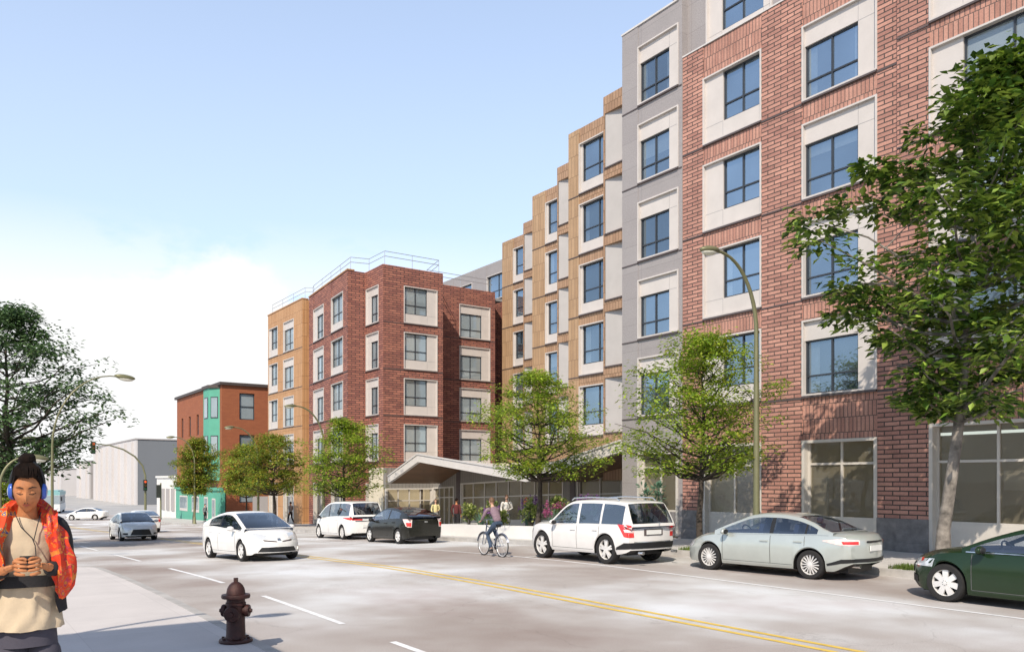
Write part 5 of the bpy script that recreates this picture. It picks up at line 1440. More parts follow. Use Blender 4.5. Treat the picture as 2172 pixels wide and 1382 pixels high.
# --- dark green sedan, seen at its front wing
hl = 4.83 / 2
GREEN = dict(SEDAN, L=4.83, W=1.82, H=1.43, yr=-1.36, yf=1.46, r=.345, ra=.40, sill=.17, wheel='seven', tw=.235,
    deck=[(-hl, .93), (-hl + .12, 1.0), (-1.75, 1.045), (-1.2, 1.03), (.6, 1.0), (1.0, 1.0), (1.4, .98), (1.9, .90), (2.22, .79), (hl, .66)],
    belt=[(-hl, .86), (-hl + .15, .97), (-1.6, .985), (-1, .965), (.5, .93), (.95, .92), (1.5, .88), (2.05, .77), (hl, .56)],
    roof=[(-1.95, 1.03), (-1.7, 1.09), (-1.3, 1.25), (-.92, 1.365), (-.45, 1.425), (-.05, 1.43), (.2, 1.39), (.55, 1.27), (1.15, 1.0)],
    windows=[(-1.52, -1.22), (-1.17, -.36), (-.26, 1.0)], handle='chrome', mirror_y=.78, low=[(-hl, .40), (-hl + .12, .30), (-hl + .55, .18), (hl - .5, .17), (hl - .12, .19), (hl, .30)], bowf=.42,
    patches=[('headlight', 'head_lens', [sidep(s, [(1.96, .71), (2.10, .62), (2.27, .60)], [(1.95, .755), (2.10, .75), (2.25, .70)]), frontp(s, [(.5, .60), (.86, .62)], [(.48, .72), (.86, .77)])]) for s in (-1, 1)] +
        [('indicator', 'tail_red', [sidep(s, [(1.93, .715), (2.01, .69)], [(1.93, .76), (2.01, .765)], .013)]) for s in (-1, 1)] +
        [('front_intake', 'black', [(FR, [(-.7, .30), (.7, .30)], [(-.7, .42), (.7, .42)], .012), (FR, [(-.4, .46), (.4, .46)], [(-.46, .66), (.46, .66)], .012)]),
         ('window_trim', 'chrome', [sidep(s, [(-1.5, .975), (-.3, .935), (1.1, .925)], [(-1.5, .99), (-.3, .95), (1.1, .94)], .012) for s in (-1, 1)]),
         ('fog_lamp', 'head_lens', [sidep(s, [(2.12, .36), (2.25, .36)], [(2.12, .42), (2.25, .42)]) for s in (-1, 1)]),
         ('taillight', 'tail_red', [sidep(s, [(-hl + .1, .8), (-hl + .4, .8)], [(-hl + .1, .92), (-hl + .4, .9)]) for s in (-1, 1)])], extra=[])

# --- wedge shaped hatchback (white one coming, black one parked)
hl = 4.46 / 2
HATCH = dict(L=4.46, W=1.76, H=1.49, yr=-1.37, yf=1.33, r=.315, ra=.37, sill=.19, wheel='cover', tw=.2,
    deck=[(-hl, 1.02), (-hl + .1, 1.06), (-1.5, 1.05), (.6, 1.0), (1.1, 1.0), (1.45, .95), (1.8, .86), (2.08, .72), (hl, .60)],
    belt=[(-hl, .90), (-hl + .15, 1.01), (-1.3, 1.01), (0, .955), (.9, .91), (1.4, .86), (1.85, .74), (2.1, .63), (hl, .50)],
    roof=[(-hl + .06, 1.08), (-hl + .16, 1.12), (-1.5, 1.30), (-.95, 1.425), (-.3, 1.49), (.05, 1.48), (.35, 1.42), (.85, 1.22), (1.42, .965)],
    ws_top=.30, rw_top=-.85, rw_bot=-hl + .17, windows=[(-1.42, -.52), (-.42, .92), (.98, 1.22)], doors=[-1.2, -.46, .92], wroof=.70, shoulder=.935, bowr=.10, bowf=.34,
    mirror_y=.86, mirror='paint_pearl', seats=(-.75, .2), wheel_y=.66, glass='car_glass_dark', side_glass={0: 'car_glass', 1: 'car_glass', 2: 'car_glass'},
    patches=[('headlight', 'head_lens', [frontp(s, [(.50, .60), (.74, .64), (.84, .72)], [(.44, .67), (.70, .78), (.82, .85)]), sidep(s, [(1.74, .78), (2.06, .64)], [(1.70, .83), (2.0, .79)])]) for s in (-1, 1)] +
        [('upper_grille', 'ledge', [frontp(s, [(.07, .565), (.42, .595)], [(.10, .60), (.46, .645)])]) for s in (-1, 1)] +
        [('lower_grille', 'black', [(FR, [(-.60, .285), (0, .28), (.60, .285)], [(-.50, .42), (0, .425), (.50, .42)])]),
         ('emblem', 'chrome', [(FR, [(-.06, .61), (.06, .61)], [(-.045, .68), (.045, .68)], .014)])] +
        [('fog_lamp', 'fog_lamp', [frontp(s, [(.68, .32), (.76, .32)], [(.68, .40), (.76, .40)], .012)]) for s in (-1, 1)],
    extra=[])
HATCH_REAR = dict(HATCH, mirror='paint_black', glass='car_glass', rear_glass='car_glass_dark',
    patches=[('taillight', 'tail_clear', [cornerp(s, .80, hl - .05, [(-.10, .72), (.0, .68), (.14, .68)], [(-.26, 1.01), (.0, 1.01), (.16, 1.0)])]) for s in (-1, 1)] +
        [('taillight_lens', 'tail_red', [cornerp(s, .80, hl - .05, [(-.06, .72), (.12, .71)], [(-.10, .87), (.13, .87)], .014)]) for s in (-1, 1)] +
        [('emblem', 'chrome', [(RE, [(-.07, .86), (.07, .86)], [(-.07, .92), (.07, .92)], .014)]), ('boot_line', 'chrome', [(RE, [(-.58, .965), (.58, .965)], [(-.58, .975), (.58, .975)])]),
         ('headlight', 'head_lens', [sidep(-1, [(1.74, .78), (2.06, .64)], [(1.70, .83), (2.0, .79)])])], extra=[])

# --- minivan
hl = 4.85 / 2
VAN = dict(SUV, L=4.85, W=1.82, H=1.80, yr=-1.42, yf=1.48, r=.335, ra=.39, tw=.21, sill=.19, wheel='ten',
    deck=[(-hl, 1.0), (-hl + .2, 1.06), (1.2, 1.06), (1.6, 1.05), (1.95, .96), (2.25, .80), (hl, .68)],
    belt=[(-hl, .98), (-hl + .2, 1.07), (-1, 1.07), (1, 1.0), (1.5, .97), (2.0, .84), (hl, .62)],
    roof=[(-hl + .02, 1.06), (-hl + .07, 1.2), (-hl + .2, 1.55), (-hl + .32, 1.73), (-1.5, 1.79), (-.2, 1.80), (.35, 1.75), (.75, 1.62), (1.3, 1.28), (1.7, 1.04)],
    ws_top=.55, rw_top=-hl + .28, rw_bot=-hl + .06, windows=[(-2.12, -1.02), (-.92, .12), (.22, 1.5)], doors=[-.97, .17, 1.25], mirror_y=1.12, mirror='ledge', black_pillar=True, bowf=.3, bowr=.14,
    glass='car_glass', side_glass={}, rear_glass='car_glass_dark', seats=(-1.6, -.6, .45), wheel_y=.95,
    patches=[('taillight', 'tail_red', [cornerp(s, .86, hl - .06, [(-.5, 1.01), (-.2, .93), (.0, .90), (.5, .89)], [(-.5, 1.03), (-.2, 1.03), (.0, 1.02), (.5, .955)])]) for s in (-1, 1)] +
        [('boot_trim', 'chrome', [(RE, [(-.6, .84), (.6, .84)], [(-.6, .875), (.6, .875)], .012)])], extra=[plate_box(-hl - .01, .62)])

# --- light grey saloon with a big dark grille (coming)
SALOON = dict(SEDAN, wheel='ten', glass='car_glass_dark', handle='paint_grey',
    patches=[('headlight', 'head_lens', [frontp(s, [(.46, .555), (.84, .60)], [(.46, .64), (.80, .71)]), sidep(s, [(2.0, .58), (2.2, .54)], [(1.85, .72), (2.15, .66)])]) for s in (-1, 1)] +
        [('grille', 'black', [(FR, [(-.50, .29), (0, .28), (.50, .29)], [(-.38, .575), (0, .585), (.38, .575)], .012)])] +
        [('lower_intake', 'black', [frontp(s, [(.60, .31), (.80, .33)], [(.60, .40), (.78, .41)], .012)]) for s in (-1, 1)], extra=[])

PG = 'cars parked along the right kerb'
OG = 'cars coming along the left lane'
def put(kind, name, label, x, y, rz, S, paint, group):
    t = car(name, label, (x, y, zg(y)), rz, S, paint, group); tilt(t, y); return t
put(0, 'suv', 'white SUV with roof rails parked between the cyclist and the silver sedan', 14.38 + .92, 17.95, R(1.0), SUV, 'paint_white', PG)
put(0, 'parked_car', 'pale silver green sedan parked in front of the rose brick shopfronts', 15.70 + .89, 12.75, R(7), SEDAN, 'paint_silver', PG)
put(0, 'parked_car', 'dark green sedan cut off by the right edge with a broad spoked wheel', 14.93 + .91, 6.42, R(0), GREEN, 'paint_green', PG)
put(0, 'parked_car', 'black hatchback parked behind the white minivan', 15.2 + .88, 31.6, R(0), HATCH_REAR, 'paint_black', PG)
put(0, 'minivan', 'white minivan with red tail lamps beyond the black hatchback', 15.4 + .91, 37.8, R(0), VAN, 'paint_pearl', PG)
put(0, 'hatchback', 'white hatchback driving towards the viewer behind the hydrant', 8.05, 26.2, PI + R(5), HATCH, 'paint_pearl', OG)
put(0, 'saloon_car', 'light grey saloon with a wide dark grille coming down the street', 7.35 + .9, 46.9, PI, SALOON, 'paint_grey', OG)
put(0, 'hatchback', 'pale hatchback just showing behind the roof of the light grey saloon', 11.2, 60.5, 0, HATCH_REAR, 'paint_pearl', None)
put(0, 'saloon_car', 'white saloon seen side on turning at the far crossing', 14.0, 107.5, R(58), SALOON, 'paint_pearl', None)

# --- city bus far away
bt = thing('bus', 'teal and white bus at the far crossing behind the head of the woman', 'bus', (13.6, 139, zg(139)), R(170))
b = MB(); b.box(-1.25, 1.25, -5.5, 5.5, .35, 1.35); b.box(-1.25, 1.25, -5.5, 5.5, 2.55, 2.62); b.build('body', M['bus_white'], bt, local=True)
b = MB(); b.box(-1.27, 1.27, -5.52, 5.52, 2.62, 3.15); b.box(-1.0, 1.0, -5, 5, 3.15, 3.3); b.build('roof', M['bus_teal'], bt, local=True)
b = MB(); b.box(-1.22, 1.22, -5.47, 5.47, 1.35, 2.55); b.build('window', M['pane2'], bt, local=True)
b = MB()
for y in (-4, -2.4, -.8, .8, 2.4, 4): b.box(-1.26, 1.26, y - .06, y + .06, 1.35, 2.55)
b.build('pillar', M['bus_white'], bt, local=True)
for y in (-3.3, 3.3):
    for s in (-1, 1): make_wheel(bt, s * 1.1, y, .48, .28, 'ten')
for s in (-1, 1):
    b = MB(); b.ball((s * .9, 5.53, .75), (.16, .05, .12), 8); b.build('headlight', M['head_lens'], bt, local=True)
    b = MB(); b.box(s * 1.45 - .1, s * 1.45 + .1, 5.4, 5.5, 1.8, 2.4); b.build('mirror', M['black'], bt, local=True)
# ------------------------------------------------------------------ people
def skin_mesh(chains, sub=2, root=0):
    """chains: list of lists of (pos, radius); equal positions are welded into one joint"""
    vs = []; rs = []; es = []; key = {}
    def vid(p, r):
        k = tuple(round(c, 4) for c in p)
        if k not in key: key[k] = len(vs); vs.append(tuple(p)); rs.append(r)
        return key[k]
    for ch in chains:
        ids = [vid(p, r) for p, r in ch]
        for a, b in zip(ids[:-1], ids[1:]):
            if a != b: es.append((a, b))
    me = bpy.data.meshes.new('skin'); me.from_pydata(vs, es, [])
    o = bpy.data.objects.new('skin', me); COL.objects.link(o)
    md = o.modifiers.new('s', 'SKIN'); md.use_smooth_shade = True
    if not me.skin_vertices: pass
    for i, sv in enumerate(me.skin_vertices[0].data):
        r = rs[i]; sv.radius = r if isinstance(r, tuple) else (r, r); sv.use_root = (i == root)
    if sub: s = o.modifiers.new('d', 'SUBSURF'); s.levels = sub; s.render_levels = sub
    dg = bpy.context.evaluated_depsgraph_get(); ev = o.evaluated_get(dg); m2 = ev.to_mesh()
    mb = MB(); mb.add([v.co.copy() for v in m2.vertices], [tuple(p.vertices) for p in m2.polygons])
    ev.to_mesh_clear(); bpy.data.objects.remove(o); bpy.data.meshes.remove(me)
    return mb
def merge(*mbs):
    r = MB()
    for m in mbs: r.add(m.v, m.f)
    return r
def V(*a): return Vector(a)

def finger(p0, d, l, bend, ax, r=.0085):
    """three phalanges curling around axis ax"""
    pts = [(p0, r * 1.05)]; p = Vector(p0); dd = Vector(d).normalized()
    for k, f in enumerate((.45, .32, .23)):
        p = p + dd * l * f; pts.append((p.copy(), r * (1 - .13 * (k + 1)))); dd = Matrix.Rotation(bend, 3, ax) @ dd
    return pts
def hand(wrist, dirn, palm_n, side, curl=.5, s=1.0, sub=1):
    """palm, four unequal fingers and a thumb; palm_n points out of the palm"""
    d = Vector(dirn).normalized(); n = Vector(palm_n); n = (n - d * n.dot(d)).normalized(); t = d.cross(n) * side   # t: towards the thumb
    w = Vector(wrist); out = []
    k = w + d * .085 * s
    out.append(skin_mesh([[(w, (.024 * s, .018 * s)), (w + d * .045 * s, (.036 * s, .016 * s)), (k, (.037 * s, .014 * s))]], 1))
    ax = n.cross(d)
    for i, (o, l) in enumerate(((.030, .070), (.010, .078), (-.011, .073), (-.031, .057))):
        out.append(skin_mesh([finger(k + t * o * s - d * .012 * s, (d + t * o * 2.0), l * s, curl, -ax, .0092 * s)], sub))
    out.append(skin_mesh([finger(w + d * .028 * s + t * .026 * s, (d * .7 + t * .75 + n * .35), .062 * s, curl * .55, -ax, .0105 * s)], sub))
    return out

def head_mb(c, s=1.0, pitch=0.0, yaw=0.0, fine=False, stretch=None):
    """head with brow, nose, lips, chin and ears; faces -Y"""
    nu, nv = (44, 34) if fine else (20, 14); mb = MB()
    g = lambda x, m, w: math.exp(-((x - m) / w) ** 2)
    T = Matrix.Translation(c) @ Matrix.Rotation(yaw, 4, 'Z') @ Matrix.Rotation(pitch, 4, 'X') @ Matrix.Diagonal((s * (stretch or (1, 1, 1))[0], s * (stretch or (1, 1, 1))[1], s * (stretch or (1, 1, 1))[2], 1))
    pts = []
    for j in range(nv + 1):
        th = PI * j / nv
        for i in range(nu):
            ph = 2 * PI * i / nu
            x, y, z = math.sin(th) * math.sin(ph), -math.sin(th) * math.cos(ph), math.cos(th)
            X, Y, Z = x * .074, y * .096, z * .118
            fr = max(0, -y)
            if Z < 0:
                k = (-Z / .118); X *= 1 - .34 * k ** 1.6; 
                if y > 0: Y *= 1 - .45 * k
                else: Y *= 1 - .10 * k
            if fr > 0:
                Y -= fr * .004
                ax = abs(X)
                Y += .012 * fr * g(ax, .030, .016) * g(Z, .012, .014)               # eye sockets
                Y -= .007 * fr * g(ax, .028, .022) * g(Z, .036, .010)               # brow
                nz = (.018 - Z) / .056
                if 0 < nz < 1.25: Y -= fr * .026 * g(X, 0, .010 + .005 * nz) * (nz ** 1.1 if nz < 1 else max(0, (1.25 - nz) * 4))   # nose
                Y -= .006 * fr * g(ax, .045, .018) * g(Z, -.018, .02)               # cheek
                Y -= .009 * fr * g(X, 0, .022) * g(Z, -.063, .013)                  # lips
                Y += .006 * fr * g(X, 0, .024) * g(Z, -.0645, .003)
                Y -= .010 * fr * g(X, 0, .018) * g(Z, -.098, .014)                  # chin
            pts.append(T @ Vector((X, Y, Z)))
    fs = []
    for j in range(nv):
        for i in range(nu): fs.append((j * nu + i, j * nu + (i + 1) % nu, (j + 1) * nu + (i + 1) % nu, (j + 1) * nu + i))
    mb.add(pts, fs)
    for sd in (-1, 1): mb.ball((0, 0, 0), (.011, .019, .031), 8, 0, T @ Matrix.Translation((sd * .074, .008, -.005)) @ Matrix.Rotation(sd * .25, 4, 'Z'))
    return mb, T

def hair_cap(T, s=1.0, back=.06, top=.012, low=-.03, front=.058, vol=1.0):
    """shell over the skull, open at the face"""
    mb = MB(); nu, nv = 32, 18; pts = []
    for j in range(nv + 1):
        th = PI * .72 * j / nv
        for i in range(nu):
            ph = 2 * PI * i / nu
            x, y, z = math.sin(th) * math.sin(ph), -math.sin(th) * math.cos(ph), math.cos(th)
            f = max(0, -y)
            zl = lerp(low, front, smooth01((f - .05) / .7))
            Z = max(z * .118, zl)
            X, Y = x * .074, y * .096
            k = 1.05 + .06 * vol * noise.noise(Vector((x * 7, y * 7, z * 7)))
            if Z <= zl + 1e-6: k *= .97
            pts.append(T @ Vector((X * (k + .05 * vol), Y * (k + .03 * vol) + .004, Z * (k + .03 * vol) + .004)))
    fs = []
    for j in range(nv):
        for i in range(nu): fs.append((j * nu + i, j * nu + (i + 1) % nu, (j + 1) * nu + (i + 1) % nu, (j + 1) * nu + i))
    mb.add(pts, fs); return mb

def person(label, loc, rz, pose, hgt=1.74, top='grey_cloth', legs='jeans', shoes='black', hair='hair_brown', skin='skin_light', long_hair=False, group=None, female=False, name='person'):
    """pose: joint positions for a 1.74 m figure facing -Y"""
    k = hgt / 1.74; t = thing(name, label, 'person', loc, rz, group)
    J = dict(pelvis=V(0, 0, .93), waist=V(0, 0, 1.08), chest=V(0, .0, 1.30), neck=V(0, .0, 1.46), head=V(0, -.01, 1.625),
             shL=V(.18, 0, 1.41), elL=V(.235, .03, 1.13), wrL=V(.24, -.05, .88), shR=V(-.18, 0, 1.41), elR=V(-.235, .03, 1.13), wrR=V(-.24, -.05, .88),
             hipL=V(.09, 0, .90), knL=V(.10, -.02, .49), anL=V(.10, .03, .09), hipR=V(-.09, 0, .90), knR=V(-.10, -.02, .49), anR=V(-.10, .03, .09), pitch=0.0, yaw=0.0)
    J.update(pose)
    for q in J:
        if isinstance(J[q], Vector): J[q] = J[q] * k
    m = lambda a, b, f: J[a].lerp(J[b], f)
    sw = .92 if female else 1.0
    torso = [(J['pelvis'], (.135 * k, .095 * k)), (J['waist'], (.115 * k * sw, .085 * k)), (J['chest'], (.145 * k * sw, .10 * k)), (m('chest', 'neck', .62), (.10 * k, .08 * k)), (J['neck'], .05 * k)]
    body = [skin_mesh([torso + [(m('neck', 'head', .55), .046 * k)]])]
    for s in 'LR':
        body.append(skin_mesh([[(m('chest', 'sh' + s, .55), .06 * k), (J['sh' + s], .055 * k), (m('sh' + s, 'el' + s, .5), .045 * k), (J['el' + s], .036 * k), (m('el' + s, 'wr' + s, .4), .036 * k), (J['wr' + s], .024 * k)]], 1))
        body.append(skin_mesh([[(m('pelvis', 'hip' + s, .8), .085 * k), (J['hip' + s], .085 * k), (m('hip' + s, 'kn' + s, .5), .07 * k), (J['kn' + s], .05 * k), (m('kn' + s, 'an' + s, .35), .052 * k), (J['an' + s], .035 * k)]], 1))
        d = J['wr' + s] - J['el' + s]
        body += hand(J['wr' + s], J.get('hd' + s, d), J.get('pn' + s, V(-1 if s == 'L' else 1, 0, 0)), 1 if s == 'L' else -1, J.get('curl', .35), k)
    hd, T = head_mb(J['head'], k, J['pitch'], J['yaw'])
    bo = merge(*body, hd).build('body', M[skin], t, local=True, smooth=True)
    # clothing is grown a little outside the body
    g = .016 * k
    sh = [skin_mesh([[(p, (r[0] + g, r[1] + g) if isinstance(r, tuple) else r + g * .8) for p, r in torso[:4]] + [(m('chest', 'neck', .85), .062 * k)]])]
    for s in 'LR':
        sh.append(skin_mesh([[(m('chest', 'sh' + s, .5), .075 * k), (J['sh' + s], .07 * k), (m('sh' + s, 'el' + s, .5), .058 * k), (J['el' + s], .05 * k), (m('el' + s, 'wr' + s, .4), .048 * k), (m('el' + s, 'wr' + s, .92), .036 * k)]], 1))
    merge(*sh).build('shirt', M[top], t, local=True, smooth=True)
    tr = [skin_mesh([[(J['waist'].lerp(J['pelvis'], .6), (.13 * k, .098 * k)), (J['pelvis'], (.148 * k, .11 * k)), (m('hipL', 'hipR', .5) - V(0, 0, .03), (.14 * k, .10 * k))]], 1)]
    for s in 'LR':
        tr.append(skin_mesh([[(m('pelvis', 'hip' + s, .8), .10 * k), (J['hip' + s], .10 * k), (m('hip' + s, 'kn' + s, .5), .085 * k), (J['kn' + s], .068 * k), (m('kn' + s, 'an' + s, .4), .064 * k), (m('kn' + s, 'an' + s, .97), .056 * k)]], 1))
    merge(*tr).build('trousers', M[legs], t, local=True, smooth=True)
    for s in 'LR':
        a = J['an' + s]; ft = J.get('ft' + s, V(0, -1, 0)); f = Vector(ft).normalized()
        up = V(0, 0, 1)
        b = skin_mesh([[(a + f * -.06 * k + up * -.045 * k, (.042 * k, .04 * k)), (a + f * .03 * k + up * -.04 * k, (.045 * k, .043 * k)), (a + f * .11 * k + up * -.055 * k, (.045 * k, .03 * k)), (a + f * .17 * k + up * -.062 * k, (.036 * k, .022 * k))]], 1)
        b.build('shoe', M[shoes], t, local=True, smooth=True)
    h = hair_cap(T)
    if long_hair:
        for i in range(9):
            a = lerp(.15 * PI, .85 * PI, i / 8); c0 = T @ V(.07 * math.cos(a), .085 * math.sin(a), .02); c1 = T @ V(.085 * math.cos(a), .10 * math.sin(a) + .01, -.12); c2 = T @ V(.08 * math.cos(a), .11 * math.sin(a) + .02, -.26)
            h.tube([c0, c1, c2], [.03 * k, .033 * k, .012 * k], 7)
    h.build('hair', M[hair], t, local=True, smooth=True)
    return t

stand = dict(knL=V(.11, -.03, .49), wrL=V(.25, -.10, .90), elL=V(.26, .04, 1.14))
walk = dict(knL=V(.10, -.16, .50), anL=V(.10, -.22, .09), knR=V(-.10, .02, .49), anR=V(-.10, .24, .14), elL=V(.24, .12, 1.14), wrL=V(.22, .10, .90), elR=V(-.24, -.05, 1.14), wrR=V(-.22, -.22, .94))
arms = dict(elL=V(.24, .03, 1.14), wrL=V(.10, -.24, 1.06), elR=V(-.24, .03, 1.14), wrR=V(-.22, -.12, .92), hdL=V(-.6, -.5, 0))
person('person in grey shirt and dark trousers walking by the amber pier', (23.0, 64.5, gz(64.5)), R(200), walk, 1.78, 'grey_cloth', 'black_cloth', hair='hair_dark', skin='skin')
person('distant person in grey standing by the mint shop windows', (21.2, 83.5, gz(83.5)), R(30), stand, 1.72, 'grey_cloth', 'black_cloth', hair='hair_dark')
person('man in pale long sleeved top standing behind the planter shrubs', (21.3, 31.3, gz(31.3)), R(-35), arms, 1.80, 'white_cloth', 'grey_cloth', hair='hair_brown')
person('red haired woman in lilac behind the planter next to the cyclist', (21.2, 29.6, gz(29.6)), R(60), dict(arms, pitch=.1), 1.66, 'lilac', 'jeans', hair='hair_red', long_hair=True, female=True)
person('person in maroon top seen over the tail of the black hatchback', (20.6, 34.6, gz(34.6)), R(120), stand, 1.70, 'maroon', 'black_cloth', hair='hair_dark', skin='skin')
person('fair haired person in pale yellow by the glazed entrance', (23.6, 42.0, gz(42)), R(-20), arms, 1.70, 'yellow_cloth', 'grey_cloth', hair='hair_brown', female=True)

# ---- cyclist and bicycle (local: rides towards +Y, ground at z = 0)
BX, BY, BA = 13.72, 20.9, R(-2)
bk = thing('bicycle', 'city bicycle with pale wheels ridden along the white edge line', 'bicycle', (BX, BY, zg(BY)), BA)
WR = .345
def bike_wheel(y):
    e = empty_part('wheel', bk, (0, y, WR))
    a = MB(); ring = [V(0, WR * .965 * math.cos(2 * PI * k / 40), WR * .965 * math.sin(2 * PI * k / 40)) for k in range(41)]
    a.tube(ring, .017, 8, cap=False); a.build('tyre', M['tyre'], e, local=True, smooth=True)
    a = MB(); ring = [p * .915 for p in ring]; a.tube(ring, .014, 6, cap=False); ri = a.build('rim', M['bike_white'], e, local=True, smooth=True)
    a = MB()
    for k in range(18):
        q = 2 * PI * k / 18; a.tube([(.02 * (-1) ** k, .02 * math.cos(q + .4), .02 * math.sin(q + .4)), (0, WR * .88 * math.cos(q), WR * .88 * math.sin(q))], .0028, 4)
    a.tube([(-.05, 0, 0), (.05, 0, 0)], .018, 8); a.build('spokes', M['bike_white'], ri, local=True)
    f = MB(); arc = [V(0, (WR + .025) * math.cos(a_), (WR + .025) * math.sin(a_)) for a_ in [R(10 + 150 * i / 14) for i in range(15)]]
    for s in (-.022, .022): f.tube([p + V(s, 0, 0) for p in arc], .010, 5)
    f.tube(arc, .018, 6); f.build('mudguard', M['bike_frame'], e, local=True, smooth=True)
bike_wheel(-.53); bike_wheel(.53)
a = MB(); bbk = V(0, -.09, .30); st_ = V(0, -.26, .86); hdt = V(0, .36, .93); hdb = V(0, .40, .72); rax = V(0, -.53, WR); fax = V(0, .53, WR)
a.tube([bbk, st_], .017, 8); a.tube([st_.lerp(bbk, .12), hdt.lerp(hdb, .15)], .016, 8); a.tube([bbk, hdb], .018, 8); a.tube([hdt, hdb], .02, 8)
for s in (-.055, .055): a.tube([bbk, V(s, -.3, .315), rax + V(s, 0, 0)], .010, 6); a.tube([st_.lerp(bbk, .15), rax + V(s, 0, 0)], .009, 6); a.tube([hdb, V(s, .44, .64), fax + V(s, 0, 0)], .012, 6)
a.build('frame', M['bike_frame'], bk, local=True, smooth=60)
a = MB(); a.tube([hdt, hdt + V(0, -.01, .12), hdt + V(0, .04, .16)], .014, 8); a.tube([V(-.30, .16, 1.04), V(-.22, .30, 1.08), V(-.08, .40, 1.09), V(.08, .40, 1.09), V(.22, .30, 1.08), V(.30, .16, 1.04)], .012, 8)
hb = a.build('handlebar', M['bike_frame'], bk, local=True, smooth=60)
for s in (-1, 1):
    a = MB(); a.tube([V(s * .30, .16, 1.04), V(s * .255, .24, 1.063)], .018, 8); a.build('grip', M['black'], hb, local=True, smooth=60)
a = MB(); a.ball((0, -.31, .935), (.085, .10, .028), 10); a.ball((0, -.19, .93), (.035, .11, .022), 8); a.tube([st_, (0, -.28, .92)], .013, 8); a.build('saddle', M['black'], bk, local=True, smooth=True)
a = MB(); a.lathe([(.001, -.012), (.095, -.012), (.10, 0), (.095, .012), (.001, .012)], 24, Matrix.Translation((.05, -.09, .30)) @ Matrix.Rotation(PI / 2, 4, 'Y'))
a.tube([(.07, -.09, .30), (.085, -.05, .46)], .010, 6); a.tube([(-.07, -.09, .30), (-.085, -.13, .14)], .010, 6); a.box(.08, .17, -.09, -.01, .45, .475); a.box(-.17, -.08, -.17, -.09, .125, .15)
a.build('crankset', M['black'], bk, local=True)
# rider: pose given facing -Y, turned round to ride +Y
ride = dict(pelvis=V(0, .30, 1.02), waist=V(0, .24, 1.17), chest=V(0, .08, 1.36), neck=V(0, -.02, 1.50), head=V(0, -.07, 1.655), pitch=.15,
    shL=V(.19, .0, 1.44), elL=V(.27, -.09, 1.22), wrL=V(.275, -.21, 1.07), shR=V(-.19, .0, 1.44), elR=V(-.27, -.09, 1.22), wrR=V(-.275, -.21, 1.07),
    hdL=V(0, -.85, -.25), hdR=V(0, -.85, -.25), pnL=V(0, 0, -1), pnR=V(0, 0, -1), curl=1.05,
    hipL=V(.09, .27, .98), knL=V(.11, -.13, .66), anL=V(.11, .11, .24), hipR=V(-.09, .27, .98), knR=V(-.12, -.19, .90), anR=V(-.12, .04, .56), ftL=V(0, -1, -.12), ftR=V(0, -1, -.05))
person('cyclist in mauve sweater and jeans riding the city bicycle', (BX, BY, zg(BY)), PI + BA, ride, 1.74, 'mauve', 'jeans', hair='hair_brown', skin='skin_light')
# ------------------------------------------------------------------ woman with headphones (local: faces -Y, 1.70 m, scaled 1.1)
WX, WY = .435, 5.86
wk = 1.10
wt = thing('person', 'woman with blue headphones and red printed scarf looking down at her phone', 'person', (WX, WY, zs(WY)), math.atan2(-WX, WY) * 1.0)
def S1(mb):
    mb.v = [(p[0] * wk, p[1] * wk, p[2] * wk) for p in mb.v]; return mb
HC = V(0, -.07, 1.585); HP = R(15)
hd, HT = head_mb(HC, 1.0, HP, R(-4), True, V(.94, 1.04, 1.10))
Jw = dict(shL=V(.150, .0, 1.385), elL=V(.195, .0, 1.10), wrL=V(.085, -.245, 1.175), shR=V(-.155, .0, 1.385), elR=V(-.215, .0, 1.10), wrR=V(-.095, -.245, 1.165))
parts = [skin_mesh([[(V(0, 0, .92), (.115, .085)), (V(0, 0, 1.08), (.11, .08)), (V(0, .0, 1.28), (.13, .095)), (V(0, .01, 1.38), (.10, .07)), (V(0, .0, 1.44), .052), (V(0, -.035, 1.50), .047), (V(0, -.05, 1.54), .045)]])]
for s in 'LR':
    parts.append(skin_mesh([[(Jw['sh' + s].lerp(V(0, 0, 1.33), .4), .055), (Jw['sh' + s], .05), (Jw['el' + s], .036), (Jw['el' + s].lerp(Jw['wr' + s], .4), .034), (Jw['wr' + s], .024)]], 1))
# hands: palms face each other round the phone, fingers wrapped behind it, thumbs on the screen
PH = V(.0, -.325, 1.200)
def phone_hand(side):
    w = Jw['wrL'] if side > 0 else Jw['wrR']
    out = []
    k = PH + V(side * .050, .012, -.012)                      # knuckle line beside the phone
    out.append(skin_mesh([[(w, (.024, .020)), (w.lerp(k, .5) + V(side * .010, 0, -.004), (.033, .020)), (k + V(side * .002, 0, 0), (.030, .017))]], 1))
    for i in range(4):                                        # fingers stacked down the edge, bent round the back
        z = .028 - .021 * i; l = (.060, .066, .062, .050)[i]
        p0 = k + V(side * .006, -.012 - .002 * i, z); p1 = p0 + V(-side * .006, -.026, -.003); p2 = p1 + V(-side * l * .42, -.010, -.004); p3 = p2 + V(-side * l * .40, .004, -.003)
        out.append(skin_mesh([[(p0, .0105), (p1, .0098), (p2, .0090), (p3, .0075)]], 1))
    t0 = w.lerp(k, .55) + V(-side * .006, .0, .020); t1 = t0 + V(-side * .014, -.020, .022); t2 = PH + V(side * .018, .004, .026); t3 = PH + V(side * .002, -.004, .014)
    out.append(skin_mesh([[(t0, .0125), (t1, .0115), (t2, .0098), (t3, .0080)]], 1))
    return out
parts += phone_hand(1) + phone_hand(-1)
for s in (-1, 1): parts.append(skin_mesh([[(V(s * .07, 0, .88), .065), (V(s * .09, -.01, .50), .05), (V(s * .10, .02, .09), .038)]], 1))
body_mb = merge(*parts, hd); hbvh = bvh_of(hd)
wb = S1(body_mb).build('body', M['skin'], wt, local=True, smooth=True)
